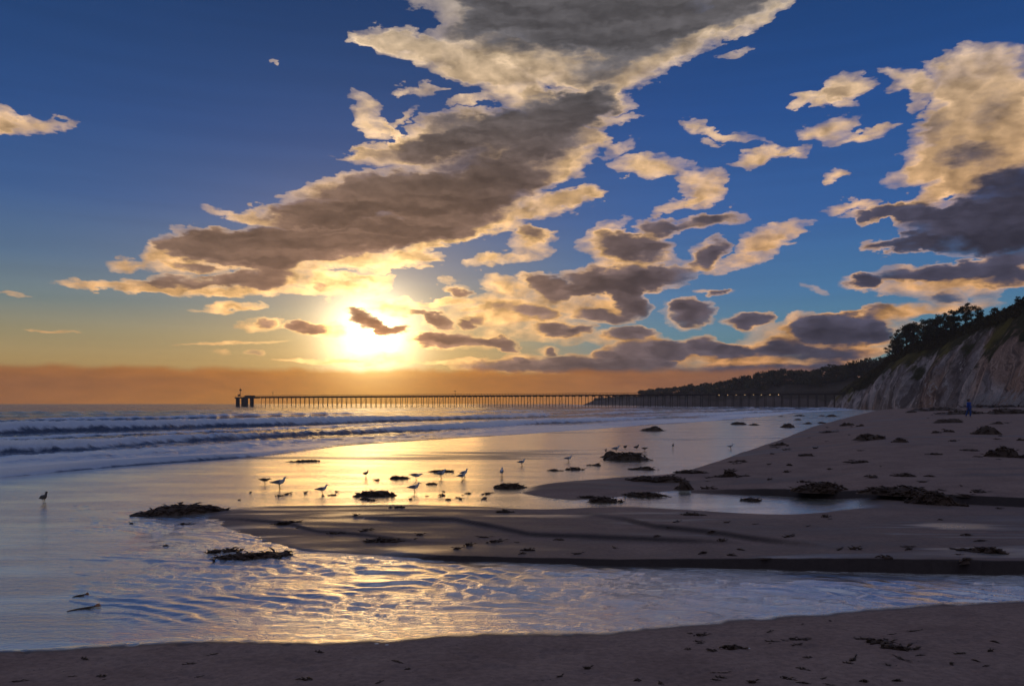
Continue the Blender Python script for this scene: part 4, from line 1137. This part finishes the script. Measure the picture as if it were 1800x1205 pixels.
K = [
 (322, 903, 165, 27, 'long low heap of brown kelp tapering left at the tip of the sandbar', 4),
 (393, 973, 66, 15, 'small dark mound of kelp lying just above the stream, left of the frond covered strand', 2),
 (441, 983, 165, 15, 'long strand of kelp with stubby upright fronds lying in the shallow stream', 4),
 (660, 871, 74, 15, 'flat topped brown kelp heap in the golden shallows between the gulls', 2),
 (898, 858, 70, 16, 'spiky green brown kelp clump at the left tip of the upper sand spit', 3),
 (700, 841, 42, 8, 'thin kelp scrap left of the leaning gull in the shallows', 2),
 (778, 829, 44, 6, 'thin dark kelp strip directly behind the gulls in the shallows', 2),
 (758, 851, 26, 4, 'tiny kelp strip beneath the two close gulls in the shallows', 1),
 (662, 844, 12, 4, 'tiny kelp knot left of the thin scrap in the golden shallows', 1),
 (1098, 808, 88, 24, 'large dark kelp covered mound with gulls perched along its top', 3),
 (1074, 803, 40, 16, 'lower left shoulder of kelp leaning on the mound where gulls perch', 2),
 (1146, 757, 42, 14, 'dark pointed kelp mound alone on the wet flat near the surf', 2),
 (1298, 746, 30, 9, 'greenish kelp mound nearest the surf line, left of a lower one', 2),
 (1324, 747, 24, 6, 'low flat kelp mound touching the right of the greenish one by the surf', 1),
 (1385, 751, 26, 12, 'brown dome of kelp on the wet sand where the beach narrows', 1),
 (1375, 732, 16, 5, 'tiny kelp lump left of a pair at the far surf edge', 1),
 (1405, 731, 20, 5, 'farthest small kelp lump of the pair near the surf edge', 1),
 (1402, 738, 14, 5, 'small brown kelp lump just below the pair near the surf edge', 1),
 (1443, 731, 14, 4, 'tiny kelp speck at the surf right of the far pair', 1),
 (1420, 745, 18, 6, 'small flat kelp lump right of the brown dome', 2),
 (1445, 744, 20, 5, 'second small flat kelp lump right of the brown dome', 2),
 (1463, 732, 26, 6, 'kelp lump lying across the far wet edge below the bluff point', 2),
 (1490, 748, 26, 9, 'pointed kelp lump at the upper left of the dry beach', 2),
 (1512, 749, 16, 6, 'small kelp lump touching the right of the pointed one', 1),
 (1368, 783, 34, 12, 'dark kelp mound on the edge between wet flat and dry sand', 2),
 (1460, 760, 34, 6, 'low dark kelp strip on the upper dry beach', 2),
 (1045, 818, 24, 9, 'rounded kelp lump left of the gull mound, nearer the viewer', 1),
 (1008, 825, 34, 7, 'flat kelp patch left of the rounded lump in the wet sand', 2),
 (978, 827, 30, 4, 'thin kelp patch at the left end of the line below the gull mound', 1),
 (1275, 838, 44, 18, 'dark squat boulder like kelp heap at the left of the dry beach', 1),
 (1212, 831, 60, 9, 'low kelp wrack left of the squat heap', 3),
 (1130, 825, 56, 8, 'low ragged kelp wrack above the long dark ridge', 3),
 (1155, 846, 110, 17, 'long dark ridge of kelp running down to the rounded end lump', 4),
 (1205, 860, 36, 24, 'rounded kelp lump ending the long dark ridge', 1),
 (1130, 872, 90, 10, 'middle stretch of the kelp line along the channel bank', 4),
 (1062, 882, 64, 14, 'ragged kelp heap at the lower left end of the channel bank', 3),
 (1034, 875, 36, 6, 'thin kelp spur left of the ragged heap on the channel bank', 2),
 (1291, 812, 16, 7, 'left one of two tiny kelp knots on the dry beach', 1),
 (1308, 812, 16, 6, 'right one of two tiny kelp knots on the dry beach', 1),
 (1444, 865, 100, 26, 'wide mound of kelp standing on the edge of the upper dark bank', 3),
 (1585, 872, 140, 22, 'long low kelp heap joined to the big pointed lump on the bank', 4),
 (1648, 886, 86, 38, 'big pointed kelp lump, largest in the middle right of the beach', 1),
 (1532, 773, 62, 17, 'flat topped kelp heap in the middle of the dry beach', 3),
 (1580, 777, 30, 13, 'smaller kelp heap right of the flat topped one', 2),
 (1511, 813, 42, 8, 'low kelp knot alone in the open middle of the dry beach', 2),
 (1668, 743, 52, 13, 'broad low kelp mound on the upper beach below the person', 2),
 (1732, 763, 50, 24, 'tall blocky kelp mound leaning right on the upper right beach', 2),
 (1752, 745, 22, 8, 'small kelp crest above the blocky mound', 2),
 (1642, 761, 24, 7, 'left half of a small kelp pair on the upper beach', 1),
 (1666, 759, 24, 8, 'right half of a small kelp pair on the upper beach', 1),
 (1778, 803, 84, 36, 'biggest dark kelp heap at the right border of the beach', 2),
 (1797, 774, 20, 8, 'kelp lump at the right border above the biggest heap', 1),
 (1592, 837, 46, 7, 'thin kelp knot between the pointed lump and the dry beach', 2),
 (1602, 725, 22, 6, 'small dark kelp lump nearest the cliff foot', 1),
 (1645, 722, 90, 10, 'dark kelp bank left of the person at the cliff foot', 4),
 (1692, 728, 96, 10, 'dark kelp bank lying in front of the person', 4),
 (1745, 716, 110, 8, 'flat dark kelp bank right of the person below the pale stalks', 4),
 (1775, 727, 70, 16, 'thick dark kelp bank on the right below the cliff', 3),
 (1640, 713, 70, 5, 'thin line of kelp along the very foot of the cliff', 3),
 (1418, 801, 36, 5, 'thin kelp streak on the left of the dry beach', 2),
 (1645, 799, 30, 4, 'thin kelp streak right of the middle of the dry beach', 2),
 (1702, 792, 34, 4, 'thin kelp streak left of the biggest heap', 2),
 (1218, 905, 40, 5, 'thin dark kelp strip on the pale wet channel, left of the right strip', 2),
 (1322, 880, 44, 7, 'ragged dark kelp strip lying across the pale channel', 3),
 (887, 900, 34, 5, 'small kelp stick on the upper edge of the sandbar', 1),
 (700, 892, 26, 4, 'short dark kelp stick near the top edge of the sandbar', 1),
 (505, 920, 52, 5, 'thin dark kelp stick on the left part of the sandbar', 1),
 (686, 951, 92, 8, 'long thin kelp stalk slanting across the middle of the sandbar', 1),
 (929, 967, 24, 5, 'small brown kelp knot on the lower sandbar', 1),
 (1722, 969, 84, 12, 'sprawling dark kelp strand on the right of the sandbar', 2),
 (535, 811, 62, 4, 'thin dark strip of kelp floating in the thin surf wash', 1),
 (1290, 1140, 40, 7, 'dark kelp tangle on the near sand, right of the middle', 2),
 (1580, 1140, 60, 8, 'curling kelp strand on the near sand at the right', 2),
 (1550, 1130, 50, 5, 'thin kelp strand behind the curling one on the near sand', 1),
]
for (px, py, w, h, lab, lu) in K:
    if py > 1100: k_ = dict(group='bits of kelp on the near sand')
    else: k_ = {}
    put_kelp(px, py, w, h, lab, lu, **k_)
# two amber bits in the stream
def amber(px, py, wpx, label):
    X, Y, Z = ground(px, py); Z = max(Z, 0.005); w = wpx * Y / F
    root = empty('kelp_stalk', (X, Y, Z), math.atan2(-X, Y) + .25)
    tag(root, label, 'kelp'); root.scale = (1, 1.3, .55)
    mb = MB(); v, f = tube([(-w * .5, 0, .008), (-w * .2, .02, .012), (w * .15, 0, .018), (w * .32, 0, .018)], [.006, .011, .018, .013], 8); mb.add(v, f); mb.build('stalk', KELP, root, True)
    mb = MB()
    for a in (-.6, 0, .5, 1.1):
        v, f = tube([(w * .3, 0, .018), (w * .42, a * w * .06, .03 + .01 * a), (w * .5, a * w * .1, .03 + .02 * a)], [.010, .015, .004], 6); mb.add(v, f)
    mb.build('blade', KELPW, root, True)
amber(148, 1070, 54, 'amber ended kelp stalk lying in the blue stream at the lower left')
amber(142, 1047, 26, 'smaller brown kelp stalk above the amber ended one in the stream')
# loose scraps
scr = []
for k in range(5):
    mb = kelp_mesh(.16, .022, .07, 900 + k, 9, 2)
    me_o = mb.build('kelp_scrap', KELP, None, True)
    scr.append(me_o)
rs = np.random.default_rng(21)
def scatter(n, f, label, group, smin, smax):
    i = 0
    while i < n:
        px, py = f()
        X, Y, Z = ground(px, py)
        if Y > 400: continue
        b = scr[i % 5]
        o = b if b.get('label') is None else b.copy()
        if o is not b: COL.objects.link(o)
        o.location = (X, Y, Z - .006); s_ = rs.uniform(smin, smax)
        o.scale = (s_ * rs.uniform(.8, 2.0), s_, s_ * rs.uniform(.6, 1.2)); o.rotation_euler = (0, 0, rs.normal() * .7)
        tag(o, label, 'kelp scrap', group)
        i += 1
def near_f():
    px = rs.uniform(10, 1790) if rs.random() < .5 else rs.uniform(1200, 1790); lo = np.interp(px, LA[0], LA[1]) + 12
    return px, rs.uniform(lo, 1203)
def beach_f():
    px = rs.uniform(1240, 1790); lo = np.interp(px, LR[0], LR[1]) + 6; hi = np.interp(px, LD[0], LD[1]) - 6
    return px, lo + (hi - lo) * rs.random() ** 1.3
def bar_f():
    px = rs.uniform(520, 1790); lo = np.interp(px, LCU[0], LCU[1]) + 6; hi = np.interp(px, LC[0], LC[1]) - 12
    return px, rs.uniform(lo, max(lo + 2, hi))
def flat_f():
    px = rs.uniform(180, 900); return px, rs.uniform(862, 882) if px > 420 else rs.uniform(890, 968)
scatter(66, near_f, 'small flat scrap of dark kelp on the near sand', 'kelp scraps on the near sand', .25, .6)
scatter(62, beach_f, 'small dark kelp scrap on the dry beach at the right', 'kelp scraps on the dry beach', 0.7, 1.8)
scatter(40, bar_f, 'small dark kelp scrap on the sandbar', 'kelp scraps on the sandbar', .5, 1.2)
scatter(34, flat_f, 'small kelp scrap on the wet flats left of the sandbar', 'kelp scraps on the wet flats', .5, 1.2)
# white shells by the stream edge
SHELL = plain('shell_white', (0.72, 0.70, 0.66), 0.4, 0.1)
def shell(px, py, s, label):
    X, Y, Z = ground(px, py)
    n = 14; vs = [(0, 0, .35 * s)]; fs = []
    for r_ in (1, 2, 3):
        for k in range(n):
            a = 2 * math.pi * k / n; q = r_ / 3 * s * (1 + .06 * (k % 2))
            vs.append((math.cos(a) * q * 1.2, math.sin(a) * q, .35 * s * (1 - (r_ / 3) ** 2)))
    for k in range(n): fs.append((0, 1 + k, 1 + (k + 1) % n))
    for r_ in (0, 1):
        for k in range(n): fs.append((1 + r_ * n + k, 1 + (r_ + 1) * n + k, 1 + (r_ + 1) * n + (k + 1) % n, 1 + r_ * n + (k + 1) % n))
    fs.append(tuple(1 + 2 * n + k for k in range(n))[::-1])
    o = mesh_obj('shell', vs, fs, [SHELL]); o.location = (X, Y, Z); tag(o, label, 'shell')
shell(662, 1131, .022, 'larger white shell at the stream edge, left of its neighbour')
shell(680, 1133, .018, 'small white shell right of the larger one at the stream edge')
shell(1316, 1139, .016, 'single white shell on the near sand at the right')

# ------------------------------------------------------------ gulls
GB = mat('gull_feathers', lambda g: principled(g, Base_Color=g.mix(g.step(g.xyz(objco(g))[0], -0.17, -0.12), (0.05, 0.05, 0.06, 1), (0.62, 0.62, 0.64, 1)), Roughness=0.8))
GD = plain('brown_feathers', (0.11, 0.085, 0.07), 0.85, 0.3, 30)
GW = plain('grey_wing', (0.20, 0.21, 0.24), 0.8, 0.2, 20)
GK = plain('bill', (0.65, 0.38, 0.07), 0.5, 0.1)
def loft(rings, seg=14, end=True):
    """rings: (x, z, half width, half height, tilt)"""
    vs, fs = [], []
    for (x, z, w, h, t) in rings:
        for k in range(seg):
            a = 2 * math.pi * k / seg
            u, v = math.cos(a) * w, math.sin(a) * h
            vs.append((x - v * math.sin(t), u, z + v * math.cos(t)))
    for i in range(len(rings) - 1):
        for k in range(seg):
            fs.append((i * seg + k, i * seg + (k + 1) % seg, (i + 1) * seg + (k + 1) % seg, (i + 1) * seg + k))
    fs.append(tuple(range(seg))[::-1]); fs.append(tuple((len(rings) - 1) * seg + k for k in range(seg)))
    return vs, fs
def make_gull(pose='stand', dark=False):
    root = empty('gull')
    if pose == 'stand':
        R = [(-.235, .205, .010, .004, .1), (-.20, .207, .028, .008, .1), (-.15, .213, .038, .022, .15), (-.10, .218, .050, .042, .15), (-.04, .222, .060, .058, .15), (.02, .226, .062, .064, .2),
             (.07, .240, .052, .058, .6), (.105, .268, .036, .040, 1.0), (.122, .298, .027, .028, 1.2), (.130, .322, .029, .028, .9), (.145, .340, .031, .028, .3), (.165, .341, .024, .022, 0), (.180, .336, .010, .010, 0)]
        bill = [(.178, .338, .009, .010, 0), (.205, .335, .007, .009, -.1), (.222, .331, .005, .008, -.3), (.228, .325, .002, .003, -.4)]
    elif pose == 'lean':      # body low, neck drawn forward
        R = [(-.235, .235, .010, .004, -.1), (-.20, .230, .028, .008, -.1), (-.15, .226, .038, .022, -.1), (-.10, .220, .050, .042, -.1), (-.04, .214, .060, .056, -.05), (.02, .208, .062, .060, 0),
             (.08, .208, .050, .050, .2), (.12, .220, .036, .036, .4), (.15, .236, .028, .028, .4), (.175, .246, .030, .027, .1), (.195, .245, .028, .025, 0), (.212, .240, .020, .018, 0), (.222, .236, .009, .009, 0)]
        bill = [(.220, .238, .009, .010, 0), (.245, .232, .007, .009, -.2), (.262, .225, .005, .007, -.3), (.268, .220, .002, .003, -.4)]
    else:                      # peck: head down
        R = [(-.225, .265, .010, .004, -.3), (-.19, .256, .028, .008, -.3), (-.145, .245, .038, .022, -.3), (-.10, .232, .050, .042, -.3), (-.04, .216, .060, .056, -.2), (.02, .203, .062, .060, -.2),
             (.075, .186, .050, .050, -.5), (.11, .160, .034, .038, -.8), (.13, .130, .027, .028, -1.0), (.145, .105, .029, .027, -1.0), (.158, .085, .028, .025, -1.0), (.168, .068, .018, .016, -1.0), (.174, .058, .009, .008, -1)]
        bill = [(.172, .062, .009, .009, -1), (.184, .040, .007, .008, -1.1), (.192, .022, .004, .006, -1.2), (.195, .014, .002, .002, -1.2)]
    R = [(x_, z_ - .055, a_, b_, c_) for (x_, z_, a_, b_, c_) in R]; bill = [(x_, z_ - .055, a_, b_, c_) for (x_, z_, a_, b_, c_) in bill]
    if pose == 'peck': bill = [(x_, max(z_, .012), a_, b_, c_) for (x_, z_, a_, b_, c_) in bill]
    mb = MB(); v, f = loft(R); mb.add(v, f, 0)
    for s_ in (-1, 1):
        y = s_ * .024
        v, f = tube([(.0, y, .135), (-.004, y, .10), (.006, y, .065), (.004, y, .010)], [.020, .011, .0065, .006], 7); mb.add(v, f, 1)
        for a in (-.45, 0, .45):
            v, f = tube([(.004, y, .008), (.004 + math.cos(a) * .045, y + math.sin(a) * .045, .004)], [.006, .003], 5); mb.add(v, f, 1)
        mb.add([(.004, y, .006), (.045, y + .018, .004), (.050, y, .004), (.045, y - .018, .004), (.02, y, .0)], [(0, 3, 2), (0, 2, 1), (0, 4, 3), (3, 4, 2), (2, 4, 1), (1, 4, 0)], 1)
    mb.build('body', [GD if dark else GB, GK], root, True)
    for s_ in (-1, 1):
        rs_ = []
        dz = {'stand': (0, .15), 'lean': (.0, -.08), 'peck': (.002, -.3)}[pose]
        for (x, z, w, h) in [(.075, .238, .004, .020), (.05, .240, .010, .038), (0, .238, .013, .046), (-.06, .234, .013, .042), (-.12, .228, .010, .028), (-.18, .222, .007, .016), (-.245, .216, .003, .006)]:
            rs_.append((x, z, w, h, dz[1]))
        v, f = loft(rs_, 10)
        tl_ = {'stand': 0, 'lean': -.13, 'peck': -.30}[pose]
        v2 = []
        for (x, y, z) in v:
            zz = z - .055 + (x - .02) * math.tan(tl_) * 1.0 + {'stand': 0, 'lean': -.012, 'peck': -.02}[pose]
            v2.append((x, y + s_ * (.052 - .22 * max(0, -x - .06) + (-.015 if x > .04 else 0)), zz))
        w_ = mesh_obj('wing', v2, f, [GD if dark else GW], root)
    mb = MB(); v, f = loft(bill, 8); mb.add(v, f); mb.build('bill', GK, root, True)
    return root
gp = {('stand', False): make_gull('stand'), ('lean', False): make_gull('lean'), ('peck', False): make_gull('peck'), ('stand', True): make_gull('stand', True), ('lean', True): make_gull('lean', True)}
GULLS = [  # column, row of the feet, rotation (0 = facing right), size, pose, dark, perch height, label
 (77, 884, 95, 1.05, 'stand', True, 0, 'dark gull facing out to sea alone at the far left of the wet flat'),
 (465, 850, 10, .95, 'lean', True, 0, 'dark brown gull walking with its head low, just left of the biggest gull'),
 (491, 858, 5, 1.30, 'stand', False, 0, 'biggest gull, standing in profile facing right at the left of the flock'),
 (566, 868, 20, 1.0, 'stand', False, 0, 'pale gull standing between the biggest gull and the flat kelp heap'),
 (643, 838, 60, .85, 'stand', True, 0, 'small dark gull alone behind the flat kelp heap'),
 (728, 865, 15, 1.05, 'stand', False, 0, 'pale gull nearest the sandbar, right of the flat kelp heap'),
 (731, 843, 8, 1.15, 'lean', False, 0, 'pale gull leaning forward beside the thin kelp scrap'),
 (775, 840, 25, 1.15, 'stand', False, 0, 'tall pale gull standing in front of the thin kelp strip'),
 (816, 838, 50, 1.05, 'stand', False, 0, 'rear gull of the overlapping pair in the middle of the flock'),
 (812, 843, 30, 1.0, 'stand', False, 0, 'front gull of the overlapping pair in the middle of the flock'),
 (882, 837, 85, 1.15, 'stand', False, 0, 'gull facing the sea directly above the spiky kelp clump'),
 (917, 818, 30, 1.05, 'stand', False, 0, 'gull standing upper right of the flock, left of the flat kelp patches'),
 (999, 811, 10, 1.05, 'stand', False, 0, 'gull standing left of the big kelp mound'),
 (1065, 796, 80, .9, 'stand', True, 0, 'dark gull standing on wet sand just behind the left of the big kelp mound'),
 (1083, 803, 20, 1.2, 'stand', False, 9, 'pale gull perched lowest on the left shoulder of the big kelp mound'),
 (1099, 806, 60, 1.0, 'lean', True, 16, 'dark gull perched on the peak of the big kelp mound'),
 (1119, 806, 40, 1.0, 'stand', True, 15, 'dark gull perched on the right slope of the big kelp mound'),
 (1133, 792, 20, 1.0, 'lean', True, 0, 'gull with its head forward standing right behind the big kelp mound'),
 (1183, 787, 75, .95, 'stand', True, 0, 'small dark gull alone on the wet sand right of the big kelp mound'),
 (1284, 789, 15, 1.05, 'stand', False, 0, 'gull farthest right, alone on the wet sand'),
]
for (px, py, rot, sc_, pose, dark, perch, lab) in GULLS:
    X, Y, Z = ground(px, py)
    b = gp[(pose, dark)]
    o = b if b.get('label') is None else copy_tree(b)
    o.location = (X, Y, Z + perch * Y / F); o.rotation_euler = (0, 0, math.radians(rot)); o.scale = (sc_ * .86,) * 3
    tag(o, lab, 'gull', 'gulls resting on the wet sand')
for b in gp.values():
    if b.get('label') is None:
        for c in list(b.children): bpy.data.objects.remove(c)
        bpy.data.objects.remove(b)

# ------------------------------------------------------------ person
SKIN = plain('skin', (0.42, 0.24, 0.17), 0.6, 0.05)
BLUE = plain('blue_cloth', (0.03, 0.09, 0.42), 0.8, 0.15, 6)
BLUE2 = plain('blue_trousers', (0.04, 0.10, 0.34), 0.8, 0.15, 6)
HAIR = plain('dark_hair', (0.03, 0.02, 0.015), 0.7, 0.2, 20)
def skinned(name, verts, edges, radii, m, parent, sub=2, root=0):
    me = bpy.data.meshes.new(name); me.from_pydata(verts, edges, [])
    o = bpy.data.objects.new(name, me); COL.objects.link(o)
    md = o.modifiers.new('skin', 'SKIN'); md.use_smooth_shade = True
    for i, r_ in enumerate(radii):
        sv = me.skin_vertices[0].data[i]; sv.radius = r_ if isinstance(r_, tuple) else (r_, r_); sv.use_root = (i == root)
    s_ = o.modifiers.new('sub', 'SUBSURF'); s_.levels = sub; s_.render_levels = sub
    dg = bpy.context.evaluated_depsgraph_get(); dg.update()
    em = bpy.data.meshes.new_from_object(o.evaluated_get(dg))
    bpy.data.objects.remove(o)
    no = bpy.data.objects.new(name, em); COL.objects.link(no)
    em.materials.clear(); em.materials.append(m)
    for p in em.polygons: p.use_smooth = True
    no.parent = parent
    return no
PXg, PYg, PZg = ground(1703, 721)
PYg = min(PYg, 78.0); PXg = (1703 - CX) / F * PYg; PZg = float(land(np.array([PXg]), np.array([PYg]))[0])
per = empty('person', (PXg, PYg, PZg), math.radians(20))
tag(per, 'person in blue jacket and blue trousers walking along the beach below the bluff', 'person')
bv_ = [(0, 0, .95), (0, 0, 1.10), (0, 0, 1.28), (0, -.01, 1.42), (0, -.01, 1.50), (0, .0, 1.58), (0, .01, 1.66), (0, .0, 1.74),
       (.17, 0, 1.42), (.24, .03, 1.18), (.24, -.06, .95), (.235, -.09, .88), (-.17, 0, 1.42), (-.24, -.05, 1.18), (-.23, .0, .95), (-.225, .03, .88),
       (.09, 0, .90), (.11, -.10, .50), (.11, -.06, .10), (.12, -.18, .04), (-.09, 0, .90), (-.10, .10, .50), (-.10, .26, .12), (-.10, .16, .05)]
be_ = [(0, 1), (1, 2), (2, 3), (3, 4), (4, 5), (5, 6), (6, 7), (3, 8), (8, 9), (9, 10), (10, 11), (3, 12), (12, 13), (13, 14), (14, 15), (0, 16), (16, 17), (17, 18), (18, 19), (0, 20), (20, 21), (21, 22), (22, 23)]
br_ = [.13, .12, .14, .12, .05, .075, .095, .07, .06, .045, .035, .03, .06, .045, .035, .03, .09, .065, .045, .04, .09, .065, .045, .04]
for s_, hb, hp in ((1, 11, (.235, -.09, .88)), (-1, 15, (-.225, .03, .88))):
    for q, (dx_, L) in enumerate([(-.028, .07), (-.01, .085), (.01, .08), (.028, .062)]):
        i = len(bv_)
        bv_ += [(hp[0], hp[1] + dx_, hp[2] - .05), (hp[0] - s_ * .015, hp[1] + dx_ * 1.1, hp[2] - .05 - L)]
        be_ += [(hb, i), (i, i + 1)]; br_ += [.010, .008]
    i = len(bv_); bv_ += [(hp[0] - s_ * .02, hp[1] - .045, hp[2] - .05)]; be_ += [(hb, i)]; br_ += [.010]
skinned('body', bv_, be_, br_, SKIN, per)
jv = bv_[:4] + [(0, -.01, 1.49)] + [bv_[8], bv_[9], bv_[10], bv_[12], bv_[13], bv_[14]]
skinned('jacket', jv, [(0, 1), (1, 2), (2, 3), (3, 4), (3, 5), (5, 6), (6, 7), (3, 8), (8, 9), (9, 10)], [.17, .165, .18, .155, .075, .085, .068, .055, .085, .068, .055], BLUE, per)
skinned('trousers', [bv_[0], bv_[16], bv_[17], bv_[18], bv_[20], bv_[21], bv_[22]], [(0, 1), (1, 2), (2, 3), (0, 4), (4, 5), (5, 6)], [.15, .115, .09, .07, .115, .09, .07], BLUE2, per)
skinned('hair', [(0, .02, 1.66), (0, .025, 1.74), (0, .06, 1.60)], [(0, 1), (0, 2)], [.103, .085, .07], HAIR, per)

# ------------------------------------------------------------ sea air
hz = MB(); hz.box(-1500, 1500, -150, 2400, -13.5, 75)
def haze_mat():
    m = bpy.data.materials.new('sea_air'); m.use_nodes = True
    g = NT(m.node_tree); g.n.clear()
    out = g.new('ShaderNodeOutputMaterial'); v = g.new('ShaderNodeVolumePrincipled')
    v.inputs['Color'].default_value = (0.9, 0.86, 0.84, 1); v.inputs['Density'].default_value = 0.00024
    v.inputs['Anisotropy'].default_value = 0.3
    g.l.new(v.outputs[0], out.inputs['Volume'])
    return m
hzo = hz.build('haze', haze_mat())
tag(hzo, kind='stuff')
